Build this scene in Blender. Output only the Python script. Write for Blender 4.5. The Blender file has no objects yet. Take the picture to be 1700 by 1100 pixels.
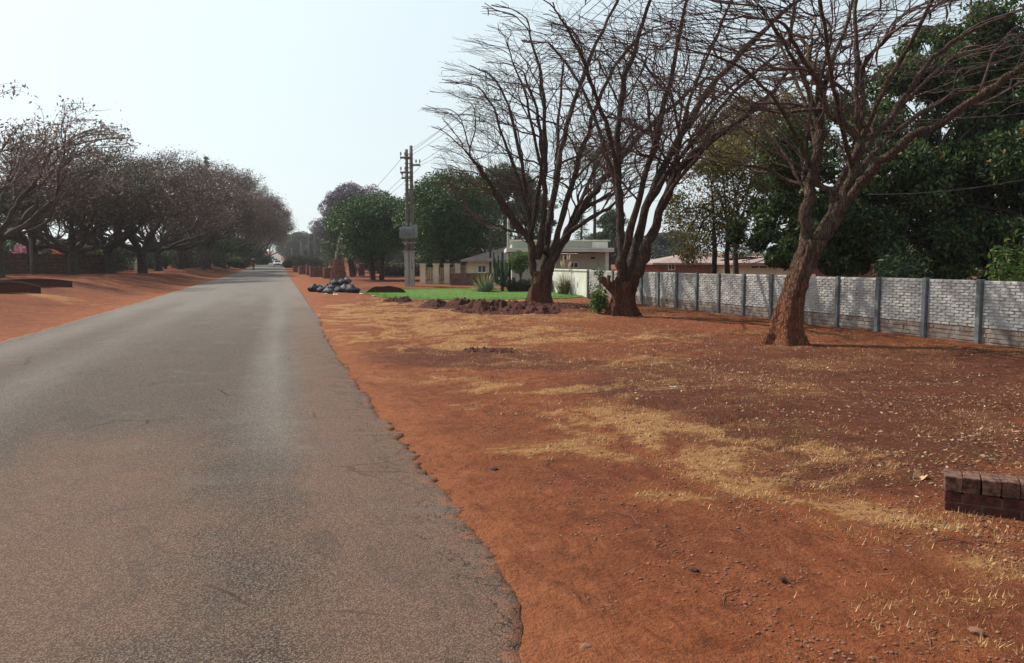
import bpy, math, random
import numpy as np
from mathutils import Vector, Matrix, noise as mnoise

# ------------------------------------------------------------------ camera, sky, sun, exposure
S = bpy.context.scene
R = math.radians
F = 1300.0; PW, PH = 1700.0, 1100.0; HZ = 435.0; EYE = 1.70
PITCH = math.atan((PH/2-HZ)/F); YAW = R(16.5)
cd = bpy.data.cameras.new("camera"); cam = bpy.data.objects.new("camera", cd)
S.collection.objects.link(cam); S.camera = cam
cd.sensor_width = 36; cd.lens = F/PW*36; cd.clip_start = 0.05; cd.clip_end = 6000
cam.location = (0, 0, EYE); cam.rotation_euler = (R(90)-PITCH, 0, -YAW)
S.view_settings.view_transform = 'Standard'; S.view_settings.look = 'None'
S.view_settings.gamma = 1; S.view_settings.exposure = 0.2

SUN_EL, SUN_AZ = R(47), R(-36)          # azimuth measured from +Y towards +X
w = bpy.data.worlds.new("World"); S.world = w; w.use_nodes = True
nt = w.node_tree; bg = nt.nodes['Background']
sky = nt.nodes.new('ShaderNodeTexSky'); sky.sky_type = 'NISHITA'; sky.sun_disc = False
sky.sun_elevation = SUN_EL; sky.sun_rotation = SUN_AZ
sky.air_density = 1.0; sky.dust_density = 7.0; sky.ozone_density = 1.5; sky.altitude = 1400
# dusty white sky: the Nishita sky seen through a pale haze that is brightest low down and towards the sun
def wn(t): return nt.nodes.new(t)
wg = wn('ShaderNodeNewGeometry'); wsep = wn('ShaderNodeSeparateXYZ'); nt.links.new(wg.outputs['Incoming'], wsep.inputs[0])
wup = wn('ShaderNodeMapRange'); wup.inputs[1].default_value = 0; wup.inputs[2].default_value = -.7; nt.links.new(wsep.outputs[2], wup.inputs[0])
wc = wn('ShaderNodeMix'); wc.data_type = 'RGBA'; nt.links.new(wup.outputs[0], wc.inputs[0])
wc.inputs[6].default_value = (6.1, 6.75, 6.8, 1); wc.inputs[7].default_value = (4.3, 5.7, 6.5, 1)
wd = wn('ShaderNodeVectorMath'); wd.operation = 'DOT_PRODUCT'; nt.links.new(wg.outputs['Incoming'], wd.inputs[0])
wd.inputs[1].default_value = (-math.sin(SUN_AZ)*math.cos(SUN_EL), -math.cos(SUN_AZ)*math.cos(SUN_EL), -math.sin(SUN_EL))
wr = wn('ShaderNodeMapRange'); wr.inputs[1].default_value = .45; wr.inputs[2].default_value = 1; wr.inputs[3].default_value = 0; wr.inputs[4].default_value = 1; nt.links.new(wd.outputs['Value'], wr.inputs[0])
wa = wn('ShaderNodeMix'); wa.data_type = 'RGBA'; nt.links.new(wr.outputs[0], wa.inputs[0]); nt.links.new(wc.outputs[2], wa.inputs[6]); wa.inputs[7].default_value = (7.6, 8.6, 8.7, 1)
# the sky falls off overhead and away from the sun
f1 = wn('ShaderNodeMapRange'); f1.inputs[1].default_value = -.45; f1.inputs[2].default_value = -.95; f1.inputs[3].default_value = 1; f1.inputs[4].default_value = .42; nt.links.new(wsep.outputs[2], f1.inputs[0])
f2 = wn('ShaderNodeMapRange'); f2.inputs[1].default_value = -.05; f2.inputs[2].default_value = -.65; f2.inputs[3].default_value = 1; f2.inputs[4].default_value = .25; nt.links.new(wd.outputs['Value'], f2.inputs[0])
fm = wn('ShaderNodeMath'); fm.operation = 'MULTIPLY'; nt.links.new(f1.outputs[0], fm.inputs[0]); nt.links.new(f2.outputs[0], fm.inputs[1])
fv = wn('ShaderNodeVectorMath'); fv.operation = 'SCALE'; nt.links.new(wa.outputs[2], fv.inputs[0]); nt.links.new(fm.outputs[0], fv.inputs['Scale'])
wm = wn('ShaderNodeMix'); wm.data_type = 'RGBA'; wm.inputs[0].default_value = .86; nt.links.new(sky.outputs[0], wm.inputs[6]); nt.links.new(fv.outputs[0], wm.inputs[7])
nt.links.new(wm.outputs[2], bg.inputs[0]); bg.inputs[1].default_value = 0.12
sd = bpy.data.lights.new("sun", 'SUN'); sd.energy = 5.0; sd.angle = R(0.8); sd.color = (1, .93, .83)
so = bpy.data.objects.new("sun", sd); S.collection.objects.link(so)
tosun = Vector((math.sin(SUN_AZ)*math.cos(SUN_EL), math.cos(SUN_AZ)*math.cos(SUN_EL), math.sin(SUN_EL)))
so.rotation_euler = tosun.to_track_quat('Z', 'Y').to_euler()

# ------------------------------------------------------------------ helpers
rng = np.random.default_rng(7)
COL = S.collection
def sstep(a, b, x):
    t = np.clip((x-a)/(b-a), 0, 1); return t*t*(3-2*t)
_lat = np.random.default_rng(3).random((256, 256))
def vnoise(x, y, seed=0):
    x = np.asarray(x, float)+seed*17.37; y = np.asarray(y, float)+seed*9.71
    xi = np.floor(x).astype(int); yi = np.floor(y).astype(int); fx = x-xi; fy = y-yi
    fx = fx*fx*(3-2*fx); fy = fy*fy*(3-2*fy)
    a = _lat[xi & 255, yi & 255]; b = _lat[(xi+1) & 255, yi & 255]
    c = _lat[xi & 255, (yi+1) & 255]; d = _lat[(xi+1) & 255, (yi+1) & 255]
    return (a*(1-fx)+b*fx)*(1-fy)+(c*(1-fx)+d*fx)*fy
def fbm(x, y, o=4, seed=0):
    s = 0; a = .5; t = 0
    for i in range(o):
        s = s+a*vnoise(x, y, seed+i*3); t += a; a *= .5; x = x*2.03; y = y*2.03
    return s/t
PY = [-60, 0, 90, 150, 200, 340, 530, 1000, 1200, 1500, 3500]
PZ = [0, 0, 0, .35, .9, 1.9, 4.2, 15.5, 17, 14, 0]
def gz(x, y):
    x = np.asarray(x, float); y = np.asarray(y, float)
    z = np.interp(y, PY, PZ)
    z = z+.72*sstep(-6.0, -11.5, x)*(1-sstep(300, 500, y))
    z = z-.05*sstep(5, 12, x)*(1-sstep(30, 60, y))
    und = (fbm(x*.25, y*.25, 3, 5)-.5)*.16
    z = z+und*sstep(2.0, 5.0, x)*(1-sstep(12.5, 14, x))*(1-sstep(60, 90, y))
    z = z+und*1.3*sstep(-6.5, -9, x)*(1-sstep(200, 260, y))
    return z
def gzf(x, y): return float(gz(x, y))
CM = Matrix.Rotation(-YAW, 3, 'Z') @ Matrix.Rotation(R(90)-PITCH, 3, 'X')
def W(px, py, Z):
    "the place seen at photo pixel px,py and Z metres deep"
    v = CM @ Vector(((px-PW/2)/F*Z, -(py-PH/2)/F*Z, -Z)); return Vector((v.x, v.y, v.z+EYE))
def G(px, Z, dz=0.0):
    "ground point below photo column px at depth Z"
    v = W(px, HZ, Z); return Vector((v.x, v.y, gzf(v.x, v.y)+dz))
def at(px, py):
    "ground point seen at px,py"
    lo, hi = 1.0, 900.0
    Z = 2.0
    while Z < 900:
        v = W(px, py, Z)
        if v.z <= gzf(v.x, v.y): break
        lo = Z; Z *= 1.04
    hi = Z
    for _ in range(20):
        m = (lo+hi)/2; v = W(px, py, m)
        if v.z <= gzf(v.x, v.y): hi = m
        else: lo = m
    v = W(px, py, hi); return Vector((v.x, v.y, gzf(v.x, v.y))), hi

def link(o, parent=None):
    COL.objects.link(o)
    if parent is not None: o.parent = parent
    return o
def tag(o, label=None, cat=None, group=None, kind=None):
    if label: o['label'] = label
    if cat: o['category'] = cat
    if group: o['group'] = group
    if kind: o['kind'] = kind
    return o
def thing(name, loc, label, cat, group=None, rz=0.0):
    o = bpy.data.objects.new(name, None); o.empty_display_size = .3
    o.location = loc; o.rotation_euler = (0, 0, rz); link(o); return tag(o, label, cat, group)
def raw_mesh(name, V, faces_flat, nper, mat, parent=None, attrs=None, smooth=False):
    "fast mesh: V (n,3); faces_flat int array; nper = verts per face"
    V = np.asarray(V, np.float32); Fa = np.asarray(faces_flat, np.int32).ravel()
    nf = len(Fa)//nper
    me = bpy.data.meshes.new(name)
    me.vertices.add(len(V)); me.vertices.foreach_set('co', V.ravel())
    me.loops.add(len(Fa)); me.loops.foreach_set('vertex_index', Fa)
    me.polygons.add(nf); me.polygons.foreach_set('loop_start', np.arange(0, len(Fa), nper, dtype=np.int32))
    if smooth: me.polygons.foreach_set('use_smooth', np.ones(nf, bool))
    for k, a in (attrs or {}).items():
        at_ = me.attributes.new(k, 'FLOAT', 'POINT'); at_.data.foreach_set('value', np.asarray(a, np.float32))
    me.update(calc_edges=True)
    if mat: me.materials.append(mat)
    return link(bpy.data.objects.new(name, me), parent)
class MB:
    def __init__(s): s.v = []; s.f = []; s.m = []; s.cm = 0
    def face(s, idx): s.f.append(idx); s.m.append(s.cm)
    def box(s, c, d, rz=0, rx=0, ry=0, jit=0, taper=1.0):
        b = len(s.v); M = Matrix.Rotation(rz, 3, 'Z') @ Matrix.Rotation(ry, 3, 'Y') @ Matrix.Rotation(rx, 3, 'X')
        for z in (-1, 1):
            t = taper if z > 0 else 1
            for x, y in ((-1, -1), (1, -1), (1, 1), (-1, 1)):
                p = Vector((x*d[0]/2*t, y*d[1]/2*t, z*d[2]/2))
                if jit: p += Vector((random.uniform(-jit, jit), random.uniform(-jit, jit), random.uniform(-jit, jit)))
                s.v.append(M @ p+Vector(c))
        for q in ((3, 2, 1, 0), (4, 5, 6, 7), (0, 1, 5, 4), (1, 2, 6, 5), (2, 3, 7, 6), (3, 0, 4, 7)):
            s.face([b+i for i in q])
    def prism(s, pts, y0, y1, axis='y'):
        "extrude polygon pts (a,b) along axis"
        b = len(s.v); n = len(pts)
        for t in (y0, y1):
            for a, c in pts:
                s.v.append(Vector((a, t, c)) if axis == 'y' else Vector((t, a, c)) if axis == 'x' else Vector((a, c, t)))
        s.face([b+i for i in range(n)]); s.face([b+n+i for i in reversed(range(n))])
        for i in range(n):
            j = (i+1) % n; s.face([b+j, b+i, b+n+i, b+n+j])
    def tube(s, pts, rad, n=6, cap=True):
        pts = [Vector(p) for p in pts]; b = len(s.v); k = len(pts)
        up = None
        for i, p in enumerate(pts):
            t = (pts[min(i+1, k-1)]-pts[max(i-1, 0)]).normalized()
            if up is None: up = t.orthogonal().normalized()
            up = (up-t*up.dot(t)).normalized(); q = t.cross(up)
            r = rad[i] if hasattr(rad, '__len__') else rad
            for j in range(n):
                a = 2*math.pi*j/n; s.v.append(p+(up*math.cos(a)+q*math.sin(a))*r)
        for i in range(k-1):
            for j in range(n):
                j2 = (j+1) % n
                s.face([b+i*n+j, b+i*n+j2, b+(i+1)*n+j2, b+(i+1)*n+j])
        if cap:
            s.face([b+j for j in reversed(range(n))]); s.face([b+(k-1)*n+j for j in range(n)])
    def build(s, name, mat, parent=None, smooth=False, bevel=0):
        me = bpy.data.meshes.new(name); me.from_pydata([tuple(v) for v in s.v], [], s.f)
        for m in (mat if isinstance(mat, (list, tuple)) else [mat]): me.materials.append(m)
        if isinstance(mat, (list, tuple)): me.polygons.foreach_set('material_index', s.m)
        if smooth: me.polygons.foreach_set('use_smooth', [True]*len(me.polygons))
        me.update(); o = link(bpy.data.objects.new(name, me), parent)
        if bevel:
            bm = o.modifiers.new('bevel', 'BEVEL'); bm.width = bevel; bm.segments = 2; bm.limit_method = 'ANGLE'
        return o

# ------------------------------------------------------------------ materials
class N:
    def __init__(s, name, rough=.9, spec=.3):
        s.m = bpy.data.materials.new(name); s.m.use_nodes = True; s.t = s.m.node_tree
        s.b = s.t.nodes['Principled BSDF']; s.b.inputs['Roughness'].default_value = rough
        s.b.inputs['Specular IOR Level'].default_value = spec
        s.co = s.t.nodes.new('ShaderNodeTexCoord').outputs['Object']
    def new(s, t): return s.t.nodes.new(t)
    def l(s, a, b): s.t.links.new(a, b)
    def set(s, sock, v):
        if isinstance(v, bpy.types.NodeSocket): s.l(v, sock)
        else: sock.default_value = (*v, 1) if isinstance(v, tuple) and len(v) == 3 and sock.type == 'RGBA' else v
    def map(s, sc=(1, 1, 1), src=None):
        n = s.new('ShaderNodeMapping'); n.inputs['Scale'].default_value = sc; s.l(src or s.co, n.inputs[0]); return n.outputs[0]
    def noise(s, scale, det=3, rough=.55, src=None, dist=0):
        n = s.new('ShaderNodeTexNoise'); n.inputs['Scale'].default_value = scale; n.inputs['Detail'].default_value = det
        n.inputs['Roughness'].default_value = rough; n.inputs['Distortion'].default_value = dist; s.l(src or s.co, n.inputs['Vector']); return n.outputs['Fac']
    def voro(s, scale, out='Distance', feat='F1', src=None):
        n = s.new('ShaderNodeTexVoronoi'); n.feature = feat; n.inputs['Scale'].default_value = scale; s.l(src or s.co, n.inputs['Vector']); return n.outputs[out]
    def ramp(s, fac, a, b, lo=0.0, hi=1.0):
        n = s.new('ShaderNodeMapRange'); n.inputs[1].default_value = a; n.inputs[2].default_value = b
        n.inputs[3].default_value = lo; n.inputs[4].default_value = hi; n.interpolation_type = 'SMOOTHSTEP'; s.set(n.inputs[0], fac); return n.outputs[0]
    def math(s, op, a, b=0.0):
        n = s.new('ShaderNodeMath'); n.operation = op; s.set(n.inputs[0], a); s.set(n.inputs[1], b); return n.outputs[0]
    def mix(s, f, a, b, mode='MIX'):
        n = s.new('ShaderNodeMix'); n.data_type = 'RGBA'; n.blend_type = mode
        s.set(n.inputs[0], f); s.set(n.inputs[6], a); s.set(n.inputs[7], b); return n.outputs[2]
    def attr(s, name):
        n = s.new('ShaderNodeAttribute'); n.attribute_name = name; return n.outputs['Fac']
    def bump(s, h, st=.5, d=.02):
        n = s.new('ShaderNodeBump'); n.inputs['Strength'].default_value = st; n.inputs['Distance'].default_value = d; s.l(h, n.inputs['Height']); s.l(n.outputs[0], s.b.inputs['Normal'])
    def color(s, c): s.set(s.b.inputs['Base Color'], c)

def simple(name, c, rough=.8, var=.25, scale=6, bump=0.0, spec=.3, dark=None, metal=0):
    n = N(name, rough, spec); d = dark or tuple(x*(1-var) for x in c)
    f = n.noise(scale, 5, .65); n.color(n.mix(n.ramp(f, .35, .68), d, c))
    n.b.inputs['Metallic'].default_value = metal
    if bump: n.bump(n.noise(scale*4, 4), bump, .02)
    return n.m
def leafmat(name, a, b, c=None, trans=.25):
    "a dark, b light, c rare odd leaf"
    n = N(name, .55, .35); v = n.attr('v'); col = n.mix(n.ramp(v, .1, .85), a, b)
    if c: col = n.mix(n.ramp(v, .9, .96), col, c)
    n.color(col)
    tr = n.new('ShaderNodeBsdfTranslucent'); n.set(tr.inputs[0], col)
    mx = n.new('ShaderNodeMixShader'); mx.inputs[0].default_value = trans
    out = n.t.nodes['Material Output']; n.l(n.b.outputs[0], mx.inputs[1]); n.l(tr.outputs[0], mx.inputs[2]); n.l(mx.outputs[0], out.inputs[0])
    return n.m
def barkmat(name, lo, hi, stain=None, h=2.2):
    n = N(name, .92, .2); st = n.map((3, 3, .7)); f = n.noise(5, 5, .7, st); f2 = n.noise(1.1, 3)
    c = n.mix(n.ramp(f, .3, .72), lo, hi); c = n.mix(n.ramp(f2, .55, .75, 0, .45), c, tuple(min(1, x*1.7) for x in hi))
    if stain:
        sp = n.new('ShaderNodeSeparateXYZ'); n.l(n.co, sp.inputs[0])
        zz = n.math('ADD', sp.outputs[2], n.math('MULTIPLY', n.noise(2.0, 3), 1.6))
        c = n.mix(n.ramp(zz, .9, h+.9, .85, 0), c, n.mix(f, tuple(x*.6 for x in stain), stain))
    n.color(c)
    cr = n.voro(9, 'Distance', 'DISTANCE_TO_EDGE', n.map((2.2, 2.2, .35)))
    c = n.mix(n.ramp(cr, .0, .05, .3, 0), c, tuple(x*.5 for x in lo)); n.color(c)
    n.bump(n.math('ADD', n.ramp(cr, 0, .15), n.math('ADD', n.noise(14, 4, .7), n.math('MULTIPLY', n.noise(2.6, 4), 1.6))), 1.0, .06)
    return n.m

def build_soil(name='red_soil'):
    n = N(name, .95, .12)
    big = n.noise(.55, 4, .6); med = n.noise(4, 5, .65); fine = n.noise(38, 4, .7); fin2 = n.noise(140, 3, .7)
    c = n.mix(n.ramp(med, .3, .7), (.205, .058, .022), (.315, .100, .040))
    c = n.mix(n.ramp(big, .42, .66, 0, .45), c, (.13, .040, .020))
    c = n.mix(n.ramp(fine, .38, .62, .0, .35), c, (.12, .033, .015))
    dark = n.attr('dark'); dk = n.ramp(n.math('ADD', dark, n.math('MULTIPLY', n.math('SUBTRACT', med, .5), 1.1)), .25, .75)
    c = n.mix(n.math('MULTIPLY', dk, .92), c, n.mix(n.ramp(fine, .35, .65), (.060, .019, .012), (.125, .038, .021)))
    ds = n.attr('dust'); c = n.mix(n.math('MULTIPLY', n.ramp(n.math('ADD', ds, n.math('MULTIPLY', n.math('SUBTRACT', n.noise(1.7, 5, .7), .5), 1.2)), .3, .9), .55), c, n.mix(fine, (.31, .105, .045), (.45, .175, .082)))
    gr_ = n.noise(260, 2, .8); c = n.mix(n.ramp(gr_, .35, .65, .35, 0), c, (.10, .03, .014)); c = n.mix(n.ramp(gr_, .62, .72, 0, .4), c, (.48, .24, .14))
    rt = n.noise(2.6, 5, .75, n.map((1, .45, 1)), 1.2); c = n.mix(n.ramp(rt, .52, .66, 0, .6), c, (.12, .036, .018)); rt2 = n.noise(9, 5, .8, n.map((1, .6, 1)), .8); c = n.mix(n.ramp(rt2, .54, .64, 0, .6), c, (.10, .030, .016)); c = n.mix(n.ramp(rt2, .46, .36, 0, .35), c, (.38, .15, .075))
    # dry grass mat
    st = n.attr('straw'); c = n.mix(n.ramp(st, .15, .8, 0, .35), c, (.34, .15, .056)); stx = n.noise(4.5, 6, .8, n.map((1.0, 2.4, 1), n.co), .6); stf = n.noise(30, 4, .8, n.map((1, 2.0, 1)), .8)
    k = n.math('ADD', st, n.math('ADD', n.math('MULTIPLY', n.math('SUBTRACT', stx, .5), 3.2), n.math('MULTIPLY', n.math('SUBTRACT', stf, .5), 2.6)))
    sc = n.mix(n.ramp(fin2, .3, .7), (.30, .145, .055), (.62, .36, .155))
    sc = n.mix(n.ramp(stf, .55, .75, 0, .45), sc, (.17, .075, .03))
    c = n.mix(n.ramp(k, .54, 1.06, 0, .84), c, sc)
    # litter flecks
    lt = n.voro(26, 'Distance', 'F1', n.map((1, 1.6, 1))); lm = n.attr('litter')
    fl = n.math('MULTIPLY', n.ramp(lt, .10, .17, 1, 0), n.math('MULTIPLY', lm, n.ramp(n.noise(9, 2), .48, .6)))
    c = n.mix(fl, c, (.36, .20, .11))
    peb = n.math('MULTIPLY', n.ramp(n.voro(60), .10, .16, 1, 0), n.ramp(n.noise(14, 2), .55, .62, 0, .6))
    c = n.mix(peb, c, (.40, .20, .12))
    c = n.mix(n.math('MULTIPLY', n.ramp(n.voro(33), .06, .11, 1, 0), n.ramp(n.noise(5.5, 2), .5, .6, 0, .7)), c, (.06, .02, .014))
    n.color(c)
    h = n.math('ADD', n.math('MULTIPLY', med, 1.6), n.math('ADD', n.math('MULTIPLY', fine, .8), n.math('MULTIPLY', fin2, .25)))
    h = n.math('ADD', h, n.math('MULTIPLY', stf, n.math('MULTIPLY', st, .8)))
    h = n.math('ADD', h, n.math('MULTIPLY', rt, 1.2)); n.bump(h, .9, .05); return n.m
def build_asphalt():
    n = N('asphalt', .88, .15)
    ag = n.voro(130, 'Color'); agd = n.voro(130); spx = n.new('ShaderNodeSeparateColor'); n.l(ag, spx.inputs[0]); rnd = spx.outputs[0]
    lane = n.noise(.5, 3, .5, n.map((1.9, .22, 1))); pat = n.noise(.35, 4, .6, n.map((1, .5, 1))); med = n.noise(7, 4, .65)
    base = n.mix(n.ramp(lane, .36, .66), (.042, .030, .024), (.074, .056, .046))
    base = n.mix(n.ramp(pat, .45, .68, 0, .6), base, (.074, .042, .030))
    base = n.mix(n.ramp(med, .35, .7, 0, .35), base, (.060, .046, .039))
    c = n.mix(n.ramp(rnd, .25, .98, .0, .85), n.mix(.55, base, (.035, .027, .024)), n.mix(.62, base, (.38, .29, .23)))
    c = n.mix(n.ramp(agd, .32, .60, 0, .6), c, (.035, .025, .020))
    # cracks
    cr = n.new('ShaderNodeTexVoronoi'); cr.feature = 'DISTANCE_TO_EDGE'; cr.inputs['Scale'].default_value = .9
    wv = n.new('ShaderNodeMix'); wv.data_type = 'VECTOR'; wv.inputs[0].default_value = .12
    nz = n.new('ShaderNodeTexNoise'); nz.inputs['Scale'].default_value = 3; nz.inputs['Detail'].default_value = 5; n.l(n.co, nz.inputs['Vector'])
    n.l(n.co, wv.inputs[4]); n.l(nz.outputs['Color'], wv.inputs[5]); n.l(wv.outputs[1], cr.inputs['Vector'])
    crm = n.math('MULTIPLY', n.ramp(cr.outputs['Distance'], .004, .012, 1, 0), n.ramp(n.noise(.45, 2), .54, .60))
    c = n.mix(n.math('MULTIPLY', crm, .8), c, (.018, .013, .011))
    # soil dust along the edges, longitudinal wheel polish
    e = n.attr('edge'); ds = n.ramp(n.math('ADD', e, n.math('MULTIPLY', n.math('SUBTRACT', n.noise(4.5, 6, .8), .5), 2.6)), .62, 1.15)
    soil = n.mix(med, (.20, .085, .045), (.33, .13, .065))
    c = n.mix(n.math('MULTIPLY', ds, .85), c, soil)
    sp = n.attr('stain'); c = n.mix(n.math('MULTIPLY', n.ramp(n.math('ADD', sp, n.math('SUBTRACT', n.noise(1.3, 5, .7), .5)), .4, .9), .30), c, (.23, .115, .07))
    wk = n.noise(2.2, 5, .8, n.map((1, .35, 1)), .8); c = n.mix(n.ramp(wk, .50, .70, 0, .55), c, n.mix(rnd, (.045, .034, .029), (.10, .075, .062)))
    c = n.mix(n.ramp(n.noise(1.1, 4, .7), .56, .70, 0, .5), c, n.mix(rnd, (.085, .070, .060), (.16, .135, .115)))
    pt = n.noise(.55, 3, .5, n.map((1, .5, 1)), .3); pm = n.ramp(pt, .612, .620); c = n.mix(n.math('MULTIPLY', pm, .28), c, n.mix(rnd, (.028, .023, .021), (.07, .058, .05)))
    el = n.new('ShaderNodeTexNoise'); ec = n.math('MULTIPLY', n.ramp(n.math('ABSOLUTE', n.math('SUBTRACT', n.noise(2.2, 5, .65, None, .5), .5)), .0, .010, 1, 0), n.ramp(n.attr('edge'), .04, .3)); c = n.mix(n.math('MULTIPLY', ec, .9), c, (.015, .011, .009))
    gr = n.attr('grey'); c = n.mix(n.math('MULTIPLY', gr, .55), c, n.mix(n.ramp(rnd, .2, .9), (.17, .155, .14), (.30, .275, .25)))
    n.color(c)
    hh = n.math('SUBTRACT', n.math('MULTIPLY', med, .25), agd)
    hh = n.math('SUBTRACT', hh, n.math('MULTIPLY', crm, 1.5))
    n.bump(hh, .6, .008); return n.m

M = {}
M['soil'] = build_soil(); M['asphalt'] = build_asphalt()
M['fresh_soil'] = simple('dug_soil', (.12, .032, .018), .97, scale=14, bump=1.0, dark=(.035, .011, .008))
M['bark'] = barkmat('bark', (.042, .025, .020), (.135, .085, .066), (.20, .065, .032))
M['bark_twig'] = simple('twig_bark', (.135, .084, .074), .9, .4, 3)
M['bark_pale'] = barkmat('bark_pale', (.055, .034, .024), (.175, .110, .078), (.31, .105, .045), 2.2)
M['bark_dark'] = simple('dark_bark', (.085, .060, .048), .95, .5, 6, .6)
M['pod'] = simple('dry_pod', (.045, .026, .02), .7, .4, 3)
M['concrete'] = simple('post_concrete', (.20, .215, .225), .9, .4, 7, .5)
M['panel'] = simple('panel_concrete', (.54, .525, .50), .9, .3, 2.5, .5, dark=(.38, .365, .35))
M['panel_low'] = simple('stained_panel_concrete', (.36, .31, .27), .9, .3, 4, .5, dark=(.19, .13, .10))
M['brown_conc'] = simple('brown_concrete', (.17, .10, .08), .95, .4, 3, .5, dark=(.10, .05, .04))
M['brick'] = simple('red_brick', (.125, .038, .027), .95, .5, 14, .6, dark=(.045, .016, .013))
M['brick2'] = simple('pale_red_brick', (.33, .15, .11), .95, .5, 8, .6, dark=(.17, .065, .05))
M['brick_top'] = simple('worn_brick_top', (.23, .125, .085), .95, .4, 22, .8, dark=(.06, .026, .020))
M['mortar'] = simple('mortar', (.16, .10, .075), .95, .3, 20, .3)
M['cream'] = simple('cream_paint', (.70, .60, .42), .85, .2, 1.2)
M['white'] = simple('white_paint', (.74, .74, .66), .85, .16, 1.4, dark=(.60, .58, .50))
M['grey_wall'] = simple('grey_green_plaster', (.46, .47, .40), .9, .15, 1.5)
M['pink_roof'] = simple('pink_roof_sheet', (.36, .26, .235), .8, .25, 2)
M['brown_roof'] = simple('brown_roof_tile', (.20, .12, .10), .85, .3, 4)
M['glass'] = simple('window_glass', (.03, .035, .04), .15, .3, 1, spec=.6)
M['dark'] = simple('dark_opening', (.025, .022, .02), .9)
M['wood'] = simple('weathered_pole_wood', (.20, .165, .14), .95, .4, 5, .5)
M['conc_pole'] = simple('pole_stub_concrete', (.40, .37, .33), .9, .25, 4, .3)
M['steel'] = simple('grey_steel', (.28, .29, .29), .5, .3, 4, metal=.4)
M['wire'] = simple('wire', (.10, .10, .105), .5)
M['bag_black'] = simple('black_plastic', (.012, .014, .020), .6, .3, 8, .9, spec=.2)
M['bag_blue'] = simple('dark_blue_plastic', (.016, .024, .042), .6, .3, 8, .9, spec=.2)
M['bag_grey'] = simple('grey_plastic', (.11, .11, .125), .6, .6, 5, .9)
M['bag_white'] = simple('white_plastic', (.80, .80, .78), .5, .15, 8, .6)
M['stone'] = simple('pebble', (.29, .135, .085), .9, .5, 12, .3)
M['dry_leaf'] = leafmat('dry_leaf', (.13, .055, .028), (.36, .20, .10), (.58, .42, .27), .15)
M['straw'] = leafmat('straw', (.46, .24, .095), (.72, .46, .21), (.34, .25, .10), .2)
M['lawn'] = leafmat('lawn_grass', (.075, .20, .015), (.16, .36, .035), (.30, .30, .08), .25)
M['lawn_base'] = simple('lawn_base', (.08, .19, .02), .95, .35, 1.3, .4, dark=(.09, .14, .025))

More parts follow.
